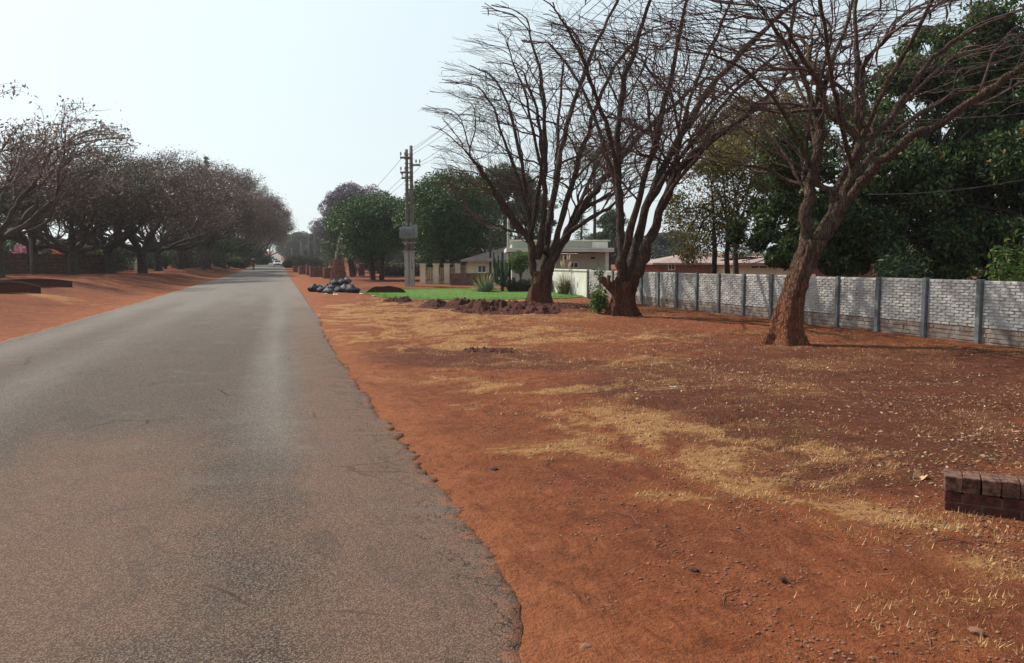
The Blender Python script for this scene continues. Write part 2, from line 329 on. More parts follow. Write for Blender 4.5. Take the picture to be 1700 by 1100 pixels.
# ------------------------------------------------------------------ ground sheet
_bc = {}
def blob(X, Y, px, py, rx, ry):
    if (px, py) not in _bc: _bc[(px, py)] = (at(px, py), at(px, py+ry)[0], at(px, max(py-ry, 446))[0])
    (p, Z), v1, v0 = _bc[(px, py)]
    a = rx*Z/F; b = max(.05, (v0-v1).length/2)
    d = Vector((math.sin(YAW), math.cos(YAW))); c = (v0+v1)/2
    # local frame: across the view, along the view
    t = Vector((c.x, c.y)).normalized()
    u = (X-c.x)*t.x+(Y-c.y)*t.y; v = (X-c.x)*t.y-(Y-c.y)*t.x
    return np.exp(-((u/b)**2+(v/a)**2)*1.0)
def masks(X, Y):
    X, Y = X+(fbm(X*.9, Y*.9, 4, 61)-.5)*1.6+(fbm(X*.25, Y*.25, 2, 71)-.5)*2*sstep(8, 20, Y), Y+(fbm(X*.9, Y*.9, 4, 65)-.5)*1.6
    st = np.zeros_like(X); dk = np.zeros_like(X)
    for a in [(740, 518, 200, 24, .95), (610, 530, 95, 28, 1.0), (700, 560, 170, 14, .9), (860, 560, 220, 16, .75), (740, 628, 100, 14, .75), (850, 690, 110, 22, .85),
              (980, 720, 110, 32, .9), (1100, 700, 150, 22, .7), (1180, 760, 110, 32, .8), (950, 765, 70, 16, .6), (900, 650, 120, 12, .7),
              (1060, 650, 200, 16, .6), (1280, 810, 110, 20, .5), (1170, 850, 70, 16, .55), (1290, 905, 40, 12, .5), (1560, 862, 110, 20, .85),
              (1660, 945, 70, 38, 1.0), (1640, 880, 80, 14, .7), (1000, 600, 250, 14, .35), (1290, 760, 150, 25, .45), (1420, 770, 120, 20, .3), (1150, 560, 250, 20, .2), (1225, 790, 120, 12, .6),
              (330, 470, 60, 5, .3), (60, 488, 90, 6, .7), (150, 505, 120, 6, .3)]:
        st += a[4]*blob(X, Y, *a[:4])
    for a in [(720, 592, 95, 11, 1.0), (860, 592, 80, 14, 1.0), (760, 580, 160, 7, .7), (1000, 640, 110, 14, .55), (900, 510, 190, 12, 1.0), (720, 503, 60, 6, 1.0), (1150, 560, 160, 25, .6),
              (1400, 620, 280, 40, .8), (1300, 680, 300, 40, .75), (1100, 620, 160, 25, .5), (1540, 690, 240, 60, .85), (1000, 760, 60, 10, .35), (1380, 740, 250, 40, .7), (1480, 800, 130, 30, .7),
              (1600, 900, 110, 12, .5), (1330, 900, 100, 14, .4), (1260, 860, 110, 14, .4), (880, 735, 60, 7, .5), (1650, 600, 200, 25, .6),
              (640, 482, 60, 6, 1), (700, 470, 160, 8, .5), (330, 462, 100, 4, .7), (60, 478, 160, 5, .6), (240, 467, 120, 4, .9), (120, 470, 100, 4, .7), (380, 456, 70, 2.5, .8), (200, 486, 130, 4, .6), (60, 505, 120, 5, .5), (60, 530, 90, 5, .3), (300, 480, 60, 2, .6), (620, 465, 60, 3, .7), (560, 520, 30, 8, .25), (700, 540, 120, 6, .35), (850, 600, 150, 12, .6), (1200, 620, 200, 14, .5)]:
        dk += a[4]*blob(X, Y, *a[:4])  # dark soil and leaf litter, with tree shade painted into the soil colour
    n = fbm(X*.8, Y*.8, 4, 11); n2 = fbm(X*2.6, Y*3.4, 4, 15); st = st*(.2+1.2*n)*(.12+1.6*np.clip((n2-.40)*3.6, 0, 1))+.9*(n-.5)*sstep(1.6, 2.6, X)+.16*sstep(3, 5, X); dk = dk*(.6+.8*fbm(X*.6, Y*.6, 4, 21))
    return np.clip(st, 0, 1), np.clip(dk, 0, 1)
def axis(lo, hi, c0, c1, step, gr):
    a = list(np.arange(c0, c1, step)); s = step; x = a[-1]
    while x < hi: s *= gr; x += s; a.append(x)
    s = step; x = c0
    while x > lo: s *= gr; x -= s; a.insert(0, x)
    return np.array(a)
xs = axis(-600, 900, -1, 16.5, .075, 1.05)
ys = [1.2]; 
while ys[-1] < 1600: ys.append(ys[-1]+max(.07, (ys[-1])*.012))
ys = np.array([-60, -30, -12, -5, -2, 0, .7]+ys)
X, Y = np.meshgrid(xs, ys); XF, YF = X.ravel(), Y.ravel()
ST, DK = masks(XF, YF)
Z = gz(XF, YF)
near = (1-sstep(25, 60, YF))
offroad = np.where((XF > -5.4) & (XF < .72), 0, 1)
Z = Z+near*offroad*((fbm(XF*2.2, YF*2.2, 4, 2)-.5)*.07*sstep(1.2, 3.5, XF)+(fbm(XF*6, YF*6, 3, 8)-.5)*.022)
Z = Z+near*offroad*sstep(.6, .95, XF)*(1-sstep(1.2, 1.9, XF))*(.012+.05*(fbm(XF*2.2, YF*2.2, 4, 91)-.42))
Z = Z+near*ST*(fbm(XF*7, YF*7, 2, 14))*.03
Z = np.where(offroad > 0, Z, Z-.03)
LT = np.clip(sstep(4, 7, XF)*near*.9+.15, 0, 1)
DU = np.exp(-np.clip(XF-1.0, 0, 99)/(.5+.05*np.clip(YF, 0, 60)))*(XF > 0)+np.exp(-np.clip(-5.4-XF, 0, 99)/3)*(XF < 0)*.9
nx, ny = len(xs), len(ys)
I = np.arange(nx*ny).reshape(ny, nx)
quads = np.stack([I[:-1, :-1], I[:-1, 1:], I[1:, 1:], I[1:, :-1]], -1).reshape(-1, 4)
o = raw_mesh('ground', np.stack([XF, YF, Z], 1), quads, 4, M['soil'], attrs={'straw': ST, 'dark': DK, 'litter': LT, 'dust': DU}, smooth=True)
tag(o, kind='structure')

# ------------------------------------------------------------------ road
_e = [(858, 1098), (860, 1040), (850, 985), (822, 940), (800, 900), (752, 835), (700, 770), (660, 722), (628, 690), (600, 640), (562, 590), (542, 560), (530, 525), (511, 500), (496, 478), (484, 462)]
_p = [at(x_, y_+2)[0] for x_, y_ in _e]
EY = [-60, 2.2]+[q.y for q in _p]+[150, 3000]; EX = [1.0, .95]+[q.x for q in _p]+[1.1, 1.1]
def xright(y):
    k = 1-sstep(35, 70, y); j = fbm(y*5.5, y*0+3, 4, 31); m = np.clip((fbm(y*.9, y*0+7, 3, 35)-.38)*5, .15, 1.4)
    e = np.interp(y, EY, EX)+(fbm(y*1.7, y*0+3, 3, 31)-.5)*.10*k
    return e+k*m*((np.abs(j-.5)*.24-.03)+(np.abs(fbm(y*17, y*0+5, 3, 37)-.5)*.12-.02)+(vnoise(y*60, y*0+2, 3)-.5)*.012)
def xleft(y): return -5.62-.35*sstep(25, 90, y)+.2*sstep(120, 200, y)+(fbm(y*1.4, y*0+9, 4, 33)-.5)*.3
ry = [-60, -20, -5]; 
while ry[-1] < 1500: ry.append(ry[-1]+max(.016, abs(ry[-1])*.006) if ry[-1] > 1.5 else ry[-1]+.5)
ry = np.array(ry); U = np.concatenate([[0, .01, .03], np.linspace(.06, .94, 26), [.955, .97, .98, .99, 1]])
yy, uu = np.meshgrid(ry, U, indexing='ij'); xx = xleft(yy)+(xright(yy)-xleft(yy))*uu
dR = (1-uu)*6.7; dL = uu*6.7
zz = gz(xx, yy)*0+np.interp(yy, PY, PZ)+.035+.05*(1-(2*uu-1)**2)
zz -= .012*sstep(.12, 0, dR)+(fbm(yy*3, xx*3, 3, 41)-.5)*.012
nU = len(U); skirt = np.stack([xx[:, -1]+.005, yy[:, -1], zz[:, -1]-.12], -1); skl = np.stack([xx[:, 0]-.005, yy[:, 0], zz[:, 0]-.12], -1)
P = np.concatenate([skl[:, None], np.stack([xx, yy, zz], -1), skirt[:, None]], 1)
m, k = P.shape[:2]; I = np.arange(m*k).reshape(m, k)
quads = np.stack([I[:-1, :-1], I[:-1, 1:], I[1:, 1:], I[1:, :-1]], -1).reshape(-1, 4)
def pad(a): return np.concatenate([a[:, :1], a, a[:, -1:]], 1).ravel()
edge = np.clip(np.exp(-dR/.22)+np.exp(-dL/.45), 0, 1)
stain = np.exp(-((dR-2.6)/1.5)**2)*sstep(14, 4, yy)+.95*np.exp(-((dR-.4)/.6)**2)+.6*np.exp(-((dL-1.3)/.5)**2)
grey = sstep(7, 50, yy)*1.0+.8*np.exp(-((dR-1.15)/.28)**2)*sstep(5, 9, yy)+.6*np.exp(-((dL-.7)/.5)**2)+.4*np.exp(-((dR-4.3)/.5)**2)  # far lightening is grazing sheen painted into the colour; the rest are lengthwise streaks
grey *= .6+.8*fbm(xx*1.5, yy*.3, 3, 51)
o = raw_mesh('road', P.reshape(-1, 3), quads, 4, M['asphalt'], attrs={'edge': np.concatenate([edge[:, :1]*0, edge, edge[:, -1:]*0], 1).ravel(), 'stain': pad(np.clip(stain, 0, 1)), 'grey': pad(np.clip(grey, 0, 1))}, smooth=False)
tag(o, kind='structure')
# ------------------------------------------------------------------ trees
class Tubes:
    def __init__(s): s.P = []
    def add(s, pts, rad, n): s.P.append((np.array([tuple(p) for p in pts], float), np.array(rad, float), n))
    def build(s, name, mat, parent=None, off=(0, 0, 0)):
        V = []; Q = []; b = 0
        for pts, rad, n in s.P:
            k = len(pts); t = np.gradient(pts, axis=0); t /= np.linalg.norm(t, axis=1)[:, None]+1e-9
            ref = np.array([1., 0, 0]) if abs(t[0, 0]) < .8 else np.array([0, 1., 0])
            u = np.cross(t, ref); u /= np.linalg.norm(u, axis=1)[:, None]+1e-9; q = np.cross(t, u)
            a = np.arange(n)*2*np.pi/n
            ring = pts[:, None]+(u[:, None]*np.cos(a)[None, :, None]+q[:, None]*np.sin(a)[None, :, None])*rad[:, None, None]
            V.append(ring.reshape(-1, 3)); I = np.arange(k*n).reshape(k, n)+b; J = np.roll(I, -1, 1)
            Q.append(np.stack([I[:-1], J[:-1], J[1:], I[1:]], -1).reshape(-1, 4)); b += k*n
        V = np.concatenate(V)-np.array(off); Q = np.concatenate(Q)
        return raw_mesh(name, V, Q, 4, mat, parent, smooth=True)
def leaves(name, C, size, mat, parent=None, aspect=.5, droop=0.0, rg=rng, up=0.0):
    "rhombic leaves, one per row of C; size scalar or array"
    n = len(C); C = np.asarray(C, float); sz = np.broadcast_to(size, n)*rg.uniform(.6, 1.3, n)
    d = rg.normal(size=(n, 3)); d[:, 2] -= droop; d /= np.linalg.norm(d, axis=1)[:, None]
    e = rg.normal(size=(n, 3)); e[:, 2] *= 1-up; e -= d*(e*d).sum(1)[:, None]; e /= np.linalg.norm(e, axis=1)[:, None]
    a = d*sz[:, None]*.5; b = e*sz[:, None]*.5*aspect; nn = np.cross(d, e)*sz[:, None]*.10
    V = np.stack([C-a, C+b+nn-a*.1, C+a, C-b+nn-a*.1], 1).reshape(-1, 3)
    v = np.repeat(rg.random(n), 4)
    return raw_mesh(name, V, np.arange(n*4), 4, mat, parent, attrs={'v': v})
def nrm(v): return v/(np.linalg.norm(v)+1e-9)
def rot_dir(d, ang, rg):
    a = nrm(np.cross(d, rg.normal(size=3))); return nrm(d*math.cos(ang)+a*math.sin(ang))
class Grow:
    "recursive arching branches"
    def __init__(s, rg, thick, thin, top, cx, sweep=.25, split_r=.035, maxn=9000, rmin=.0042, lmul=.87, rmul=.85, spread=(20, 50), flat=.07, wob=.21, side=1.0, span=7.0):
        s.__dict__.update(locals()); s.n = 0; s.tips = []
    def limb(s, pts, r0, r1, lev, sides=8, kids=True, kl=1.0):
        "guided limb through pts, side shoots along it, then goes on by itself"
        pts = np.array([tuple(p) for p in pts], float)
        # resample with a spline
        k = len(pts); tt = np.linspace(0, k-1, (k-1)*4+1); P = []
        for t in tt:
            i = min(int(t), k-2); f = t-i; p0 = pts[max(i-1, 0)]; p1 = pts[i]; p2 = pts[i+1]; p3 = pts[min(i+2, k-1)]
            P.append(.5*((2*p1)+(-p0+p2)*f+(2*p0-5*p1+4*p2-p3)*f*f+(-p0+3*p1-3*p2+p3)*f**3))
        P = np.array(P); m = len(P); P[1:-1] += s.rg.normal(0, 1, (m-2, 3))*min(.035, r0*.22); rad = r1+(r0-r1)*(1-np.linspace(0, 1, m))**.8
        s.thick.add(P, rad*(1+s.rg.normal(0, .07, m)+.25*(s.rg.random(m) < .08)), sides)
        if kids:
            L = np.linalg.norm(np.diff(P, axis=0), axis=1).sum()
            ns = int(L*s.side*.85)
            for i in range(ns):
                f = s.rg.uniform(.28, 1); j = min(int(f*(m-1)), m-2); d = nrm(P[j+1]-P[j])
                d = rot_dir(d, R(s.rg.uniform(22, 52)), s.rg)
                if d[2] < -.1: continue
                r = rad[j]*s.rg.uniform(.3, .5); s.grow(P[j], d, max(r, .014), kl*s.rg.uniform(.8, 1.3), lev+1)
            d = nrm(P[-1]-P[-2])
            for q in range(2): s.grow(P[-1], rot_dir(d, R(s.rg.uniform(8, 24)), s.rg), r1*.8, kl, lev+1)
    def grow(s, p, d, r, L, lev):
        if s.n > s.maxn or r < s.rmin*.9 or L < .12: s.tips.append(p); return
        s.n += 1; n = 4 if L > .6 else 3; P = [p]; rd = [r]; r1 = max(r*s.rmul, s.rmin*.5)
        out = np.array([p[0]-s.cx[0], p[1]-s.cx[1], 0]); od = np.linalg.norm(out); out = out/(od+1e-6)
        for i in range(n):
            te = s.top*(1-.45*min(1, od/s.span)**1.7); hz = max(0, (p[2]-te*.66)/(te*.36))
            t = np.array([0, 0, .14-hz*.30-s.flat])+out*s.sweep*.5
            if p[2] < s.top*.35: t[2] += .22
            d = nrm(d+t*.5+s.rg.normal(0, s.wob, 3))
            if p[2] > te: d[2] = min(d[2], .30)
            if d[2] < 0: d[2] = s.rg.uniform(-.05, .22)
            p = p+d*L/n; P.append(p); rd.append(r+(r1-r)*(i+1)/n)
        (s.thick if r > s.split_r else s.thin).add(P, rd, 6 if r > .05 else 4 if r > .02 else 3)
        if od > s.span or p[2] > te+1.0: s.tips.append(p); return
        nk = 2 if s.rg.random() < .84 else 3
        for i in range(nk):
            lead = i == 0
            rr = r1*(.93 if lead else s.rg.uniform(.5, .8)); ang = s.rg.uniform(4, 13) if lead else s.rg.uniform(*s.spread)
            s.grow(p, rot_dir(d, R(ang), s.rg), rr, L*s.lmul*s.rg.uniform(.85, 1.12), lev+1)
        if s.rg.random() < .45*s.side:
            j = int(s.rg.integers(1, n)); s.grow(P[j], rot_dir(d, R(s.rg.uniform(30, 55)), s.rg), r*.38, L*.62, lev+2)

def trunk_mesh(path, rads, flare, seed, n=48, lobes=5, dens=22):
    "gnarled trunk through path (world points), fluted and flared at the base"
    rg = np.random.default_rng(seed); path = np.array([tuple(p) for p in path]); k = len(path)
    tt = np.linspace(0, k-1, (k-1)*dens+1); P = np.stack([np.interp(tt, range(k), path[:, i]) for i in range(3)], 1)
    # smooth
    for _ in range(dens): P[1:-1] = (P[:-2]+2*P[1:-1]+P[2:])/4
    Rr = np.interp(tt, range(k), rads); V = []; ph = rg.uniform(0, 6, 8)
    base = P[0, 2]
    for i, p in enumerate(P):
        h = p[2]-base; fl = flare*math.exp(-max(0, h)/.28)
        for j in range(n):
            a = 2*math.pi*j/n
            r = Rr[i]*(1+.10*math.sin(lobes*a+ph[0]+h*.8)+.07*math.sin(3*a+ph[1]-h*1.3)+.05*math.sin(9*a+ph[2]+h*2))
            r += fl*(.45+.75*max(0, math.sin(lobes*a+ph[0]))**1.5)
            q_ = Vector((math.cos(a)*Rr[i]*3.2+seed, math.sin(a)*Rr[i]*3.2, h*1.5)); r *= 1+.20*mnoise.noise(q_)+.22*(1-abs(mnoise.noise(q_*1.9))*2.2)*.35-.05+.05*mnoise.noise(q_*6)
            V.append((p[0]+r*math.cos(a), p[1]+r*math.sin(a), p[2]))
    m = len(P); I = np.arange(m*n).reshape(m, n); J = np.roll(I, -1, 1)
    Q = np.stack([I[:-1], J[:-1], J[1:], I[1:]], -1).reshape(-1, 4)
    return np.array(V), Q
_pm = []
def podm():
    if not _pm:
        mb = MB(); c = .06; mb.tube([(0, 0, 0), (c, 0, -.15), (c*3, 0, -.6), (c*1.5, 0, -1)], [.012, .05, .07, .02], 4); o = mb.build('seed_pod', M['pod']); _pm.append(o.data); bpy.data.objects.remove(o)
    return _pm[0]
def pods(T, rg, count, name, parent, off, L=.32):
    tips = [T[i] for i in rg.integers(0, len(T), count)]; mb = MB()
    for t in tips:
        p = Vector(t)-Vector(off); l = L*rg.uniform(.6, 1.2); a = rg.uniform(0, 6.3); c = .06*l
        dx, dy = math.cos(a), math.sin(a)
        o = bpy.data.objects.new('seed_pod', podm()); link(o, parent); o.location = p; o.scale = (l, l, l); o.rotation_euler = (0, 0, a)

def hero(seed, Z, base, tpath, trads, flare, limbs, label, top, span, pod_n, mats, npmax=9000, spr=None, extra=None, shift=0.0):
    """tpath: (px,py) at depth Z; limbs: (points (px,py,doff)), r0, r1"""
    rg = np.random.default_rng(seed); b = G(base[0], Z); b = at(*base)[0]
    d0 = (CM.inverted() @ (b-Vector((0, 0, EYE)))); Zb = -d0.z
    def w(px, py, dz=0): return W(px, py, Zb+dz)
    root = thing('flame_tree', b, label, 'tree', 'bare flat-topped trees on the red verge')
    path = [Vector((b.x, b.y, b.z-.15))]+[w(x, y) for x, y in tpath]
    V, Q = trunk_mesh(path, [trads[0]]+trads, flare, seed)
    tr = raw_mesh('trunk', V-np.array(b), Q, 4, mats[0], root, smooth=True)
    thick, thin = Tubes(), Tubes()
    g = Grow(rg, thick, thin, top, (b.x+shift*math.cos(YAW), b.y-shift*math.sin(YAW)), maxn=npmax, span=span, **(spr or {}))
    for pts, r0, r1, lev in limbs:
        r0 *= .86
        q = [w(*p) for p in pts]
        if r1 < 0: thick.add(q, np.linspace(r0, -r1, len(q)), 8); continue
        g.limb(q, r0, r1, lev, sides=10 if r0 > .1 else 7)
    if extra: extra(g, w, root, b)
    thick.build('limbs', mats[0], root, b); thin.build('twigs', mats[1], root, b)
    if seed == 303:
        T = np.array(g.tips); L_ = T[(T[:, 0] < b.x-1.0) & (T[:, 2] < 9.5)]
        if len(L_): C = L_[rg.integers(0, len(L_), 1500)]+rg.normal(0, .10, (1500, 3))-np.array(b); leaves('young_leaves', C, .07, M['lf_young'], root, .5, .2, rg)
    if pod_n: pods(g.tips, rg, pod_n, 'seed_pods', root, b)
    print(label[:30], g.n, len(g.tips)); return root, g, w, b

mats = (M['bark'], M['bark_twig']); matsP = (M['bark_pale'], M['bark_twig'])
M['lf_young'] = leafmat('young_leaves', (.06, .10, .03), (.17, .24, .08), None, .3)
# nearest tree, leaning right
hero(101, 16.4, (1300, 571), [(1303, 540), (1311, 505), (1325, 460), (1340, 425), (1353, 398)], [.31, .26, .24, .245, .27], .38, [
    ([(1332, 432, 0), (1337, 376, .05), (1344, 322, .1), (1356, 256, .2), (1361, 202, .3), (1358, 160, .4)], .17, .085, 1),
    ([(1358, 200, .3), (1335, 130, .2), (1300, 70, 0), (1262, 10, -.3)], .075, .03, 2),
    ([(1360, 180, .3), (1378, 110, .5), (1402, 50, .8), (1420, -20, 1.0)], .07, .03, 2),
    ([(1352, 408, 0), (1370, 385, -.1), (1390, 355, -.2), (1407, 312, -.3), (1418, 270, -.4), (1428, 235, -.5)], .18, .10, 1),
    ([(1428, 238, -.5), (1422, 170, -.5), (1424, 100, -.4), (1420, 20, -.2), (1430, -60, 0)], .075, .03, 2),
    ([(1428, 238, -.5), (1452, 180, -.9), (1490, 110, -1.3), (1530, 40, -1.7), (1560, -30, -2)], .075, .03, 2),
    ([(1404, 330, -.3), (1430, 300, -.6), (1462, 270, -1), (1505, 234, -1.3), (1560, 200, -1.6), (1640, 150, -2), (1700, 109, -2.3), (1760, 80, -2.5)], .12, .05, 1),
    ([(1432, 232, -.5), (1470, 205, -.3), (1500, 165, 0), (1550, 95, .4), (1614, 50, .8), (1700, 15, 1.2)], .085, .035, 2),
    ([(1408, 310, -.3), (1455, 250, .3), (1510, 200, 1.0), (1580, 160, 1.8), (1660, 130, 2.4)], .08, .03, 2),
    ([(1343, 330, .1), (1322, 290, .4), (1290, 235, .9), (1250, 195, 1.4), (1205, 165, 1.8)], .055, .02, 3),
    ([(1350, 290, .1), (1325, 230, -.5), (1290, 170, -1.1), (1240, 120, -1.6), (1180, 90, -2)], .055, .02, 3),
    ([(1356, 256, .2), (1340, 180, 1.0), (1310, 110, 1.8), (1280, 40, 2.5)], .06, .025, 2),
    ([(1415, 280, -.4), (1395, 200, -1.2), (1380, 120, -2), (1370, 40, -2.6), (1350, -30, -3)], .06, .025, 2),
    ([(1345, 415, 0), (1378, 350, .4), (1400, 290, .9), (1450, 230, 1.8), (1520, 150, 2.6), (1600, 80, 3.2)], .10, .035, 2),
], 'nearest bare tree, its thick red-stained trunk leaning right before the precast wall', 8.2, 5.6, 85, matsP, 16000, shift=1.3)

# middle tree
def stub(g, w, root, b):
    mb = MB(); mb.tube([w(1030, 492), w(1015, 477), w(1003, 466), w(995, 459)], [.16, .15, .12, .105], 9)
    mb.tube([w(1012, 477, -.1), w(1010, 464, -.15), w(1011, 457, -.15)], [.09, .07, .065], 8)
    o = mb.build('cut_stub', M['bark_pale'], root); o.location = -Vector(b)
    mb = MB()
    for x, y, rr in ((1026, 463, .10), (1030, 450, .07), (1020, 468, .08)):
        p = w(x, y, -.36); mb.tube([p, w(x, y, -.42)], [rr, rr*.9], 9)
    o = mb.build('pruning_scars', M['bark'], root); o.location = -Vector(b)
hero(202, 25, (1033, 524), [(1033, 512), (1035, 495), (1036, 478), (1038, 466)], [.36, .32, .35, .39], .34, [
    ([(1034, 478, 0), (1031, 440, 0), (1031, 395, 0), (1030, 330, .1), (1024, 250, .2), (1033, 150, .3), (1060, 60, .3), (1082, -20, .3)], .20, .045, 1),
    ([(1044, 478, 0), (1064, 440, -.3), (1080, 390, -.5), (1108, 320, -.7), (1140, 265, -1), (1190, 225, -1.3), (1240, 190, -1.6), (1290, 140, -2)], .22, .05, 1),
    ([(1040, 470, 0), (1056, 410, .3), (1070, 350, .5), (1100, 280, .8), (1150, 190, 1), (1210, 110, 1.3), (1290, 30, 1.6), (1340, -10, 1.8)], .19, .045, 1),
    ([(1034, 430, 0), (1050, 370, -.6), (1068, 300, -1), (1095, 210, -1.5), (1118, 110, -2), (1140, 0, -2.4)], .14, .04, 1),
    ([(1058, 400, .3), (1076, 340, .0), (1105, 290, -.3), (1160, 225, -.8), (1220, 150, -1.4), (1290, 90, -2)], .12, .04, 1),
    ([(1072, 350, .5), (1090, 300, 1.1), (1120, 240, 1.8), (1180, 170, 2.6), (1250, 120, 3.3)], .10, .035, 1),
    ([(1030, 330, .1), (1010, 265, .6), (985, 190, 1.2), (950, 120, 1.8), (910, 70, 2.2)], .10, .03, 2),
    ([(1028, 300, .1), (1012, 220, -.8), (985, 150, -1.6), (960, 80, -2.3), (930, 30, -2.8)], .09, .03, 2),
    ([(1110, 310, -.7), (1130, 230, -.6), (1150, 150, -.4), (1190, 60, -.1), (1220, -20, .2)], .085, .03, 2),
    ([(1082, 385, -.5), (1100, 340, -1.3), (1140, 280, -2.2), (1200, 220, -3.2), (1260, 180, -4)], .09, .03, 2),
], 'middle bare tree of the verge, a sawn-off stub on its left and dense arching limbs', 11.8, 5.2, 90, mats, 17000, extra=stub, shift=2.1)

# far left tree of the three
hero(303, 34, (895, 503), [(895, 490), (897, 474), (899, 460), (901, 450)], [.46, .42, .42, .40], .26, [
    ([(890, 478, 0), (884, 440, 0), (882, 408, 0), (872, 388, 0), (848, 362, -.1), (824, 325, -.3), (800, 285, -.6), (780, 255, -1)], .19, .04, 1),
    ([(878, 395, 0), (860, 370, .5), (832, 335, 1.1), (800, 310, 1.8), (775, 290, 2.4)], .10, .03, 2),
    ([(868, 382, 0), (840, 340, -.8), (805, 290, -1.6), (790, 270, -2.4), (768, 245, -3)], .10, .03, 2),
    ([(888, 455, .1), (881, 415, .2), (880, 370, .4), (872, 310, .6), (858, 230, .8), (838, 160, 1), (812, 122, 1)], .15, .035, 1),
    ([(893, 430, 0), (900, 370, -.4), (905, 300, -.7), (905, 220, -1), (900, 140, -1.2), (880, 60, -1.5)], .17, .04, 1),
    ([(902, 465, .2), (906, 415, .3), (914, 360, .5), (925, 290, .8), (940, 210, 1.2), (970, 120, 1.5), (1010, 30, 1.8), (1030, -10, 2)], .19, .04, 1),
    ([(902, 478, 0), (915, 435, 0), (938, 395, 0), (962, 355, 0), (1000, 300, 0), (1050, 240, 0), (1110, 180, 0), (1170, 130, 0)], .24, .05, 1),
    ([(915, 425, 0), (930, 370, -.8), (950, 300, -1.5), (975, 220, -2.2), (1010, 130, -2.8), (1060, 60, -3.2)], .17, .04, 1),
    ([(905, 420, 0), (915, 350, 1.5), (925, 270, 2.6), (930, 180, 3.4), (935, 100, 4)], .14, .035, 1),
    ([(935, 395, 0), (975, 365, -1), (1010, 345, -1.6), (1040, 320, -2)], .12, .04, 2),
    ([(882, 370, .4), (862, 300, 0), (835, 230, -.4), (820, 180, -.8), (800, 150, -1)], .09, .03, 2),
    ([(903, 300, -.7), (885, 220, -1.5), (870, 150, -2), (850, 100, -2.5)], .08, .03, 2),
    ([(880, 400, 0), (892, 330, -2), (900, 260, -3.2), (890, 180, -4), (870, 120, -4.4)], .12, .03, 1),
    ([(950, 375, 0), (970, 320, 1.2), (1000, 260, 2.2), (1050, 200, 3)], .11, .035, 1),
], 'farthest bare verge tree, its forked trunk beside the lawn and the soil heaps', 12.8, 5.0, 90, mats, 17000, shift=1.2)

# ---- spreading leafless prototypes for the left avenue
def bare_proto(seed, H, span, leafm, nleaf, leafsize, trunk_r=.32, maxn=4200, name='avenue_tree', lean=0.0, gap=0.0):
    rg = np.random.default_rng(seed); root = bpy.data.objects.new(name, None); link(root)
    hb = H*.17; V, Q = trunk_mesh([(0, 0, -.3), (lean*.3, 0, hb*.6), (lean*.6, 0, hb*1.05)], [trunk_r*1.1, trunk_r, trunk_r*1.05], .18, seed, 14, 4, 6)
    raw_mesh('trunk', V, Q, 4, M['bark_dark'], root, smooth=True)
    thick, thin = Tubes(), Tubes()
    g = Grow(rg, thick, thin, H, (0, 0), maxn=maxn, span=span, rmin=.009, sweep=.22, wob=.14, spread=(18, 44), side=1.1, lmul=.84, split_r=.05)
    nl = 8
    for i in range(nl):
        a = 2*math.pi*(i+rg.uniform(-.3, .3))/nl; t = R(rg.uniform(22, 82)); d = np.array([math.cos(a)*math.sin(t), math.sin(a)*math.sin(t), math.cos(t)])
        p = np.array([lean*.6, 0, hb*.95]); q = [p]
        for j in range(3): d = nrm(d+rg.normal(0, .12, 3)+np.array([0, 0, .08])); q.append(q[-1]+d*H*.12)
        g.limb([Vector(x) for x in q], trunk_r*.55, trunk_r*.26, 1, sides=6, kl=H*.13)
    thick.build('limbs', M['bark_dark'], root); thin.build('twigs', M['bark_twig'], root)
    T = np.array(g.tips); C = T[rg.integers(0, len(T), nleaf)]+rg.normal(0, H*(.016 if nleaf < 9000 else .03), (nleaf, 3))*np.array([1, 1, .9])
    if nleaf: leaves('dry_foliage', C, leafsize, leafm, root, .4, .9, rg)
    print(name, g.n, len(g.tips)); return root
def children(o): return [c for c in COL.objects if c.parent == o]
def copy_tree(o, parent=None):
    c = o.copy(); COL.objects.link(c); c.parent = parent
    if parent is not None: c.matrix_parent_inverse = o.matrix_parent_inverse
    for ch in KIDS.get(o.name, []): copy_tree(ch, c)
    return c
KIDS = {}
def register(root):
    ks = children(root); KIDS[root.name] = ks
    for k in ks: register(k)
used = set()
def place(proto, loc, sc, rz, label, cat, group=None):
    if proto.name not in used: used.add(proto.name); o = proto
    else: o = copy_tree(proto)
    o.location = loc; o.scale = sc if hasattr(sc, '__len__') else (sc, sc, sc); o.rotation_euler = (0, 0, rz)
    for k in ('label', 'category', 'group'):
        if k in o: del o[k]
    return tag(o, label, cat, group)
M['lf_brown'] = leafmat('brown_pods_and_leaves', (.05, .034, .031), (.175, .115, .10), (.28, .20, .15), .15)
M['lf_pod'] = leafmat('pale_hanging_pods', (.09, .062, .052), (.27, .19, .155), None, .25)
M['lf_purple'] = leafmat('purple_grey_foliage', (.075, .055, .075), (.20, .15, .21), None, .2)
M['lf_olive'] = leafmat('olive_foliage', (.030, .034, .014), (.085, .085, .035), (.16, .12, .04), .2)
M['lf_dark'] = leafmat('dark_green_foliage', (.012, .040, .012), (.075, .15, .032), (.09, .12, .035), .22)
M['lf_mango'] = leafmat('broad_dark_foliage', (.014, .040, .013), (.095, .150, .042), (.26, .17, .055), .3)
M['lf_mid'] = leafmat('mid_green_foliage', (.022, .040, .018), (.075, .11, .045), (.13, .14, .06), .25)
M['lf_yellow'] = leafmat('yellowing_foliage', (.06, .065, .02), (.26, .22, .06), (.33, .20, .05), .3)
M['lf_blue'] = leafmat('far_bluish_foliage', (.018, .034, .022), (.05, .075, .045), None, .15)
M['lf_rust'] = leafmat('rusty_foliage', (.06, .030, .022), (.18, .11, .07), None, .15)
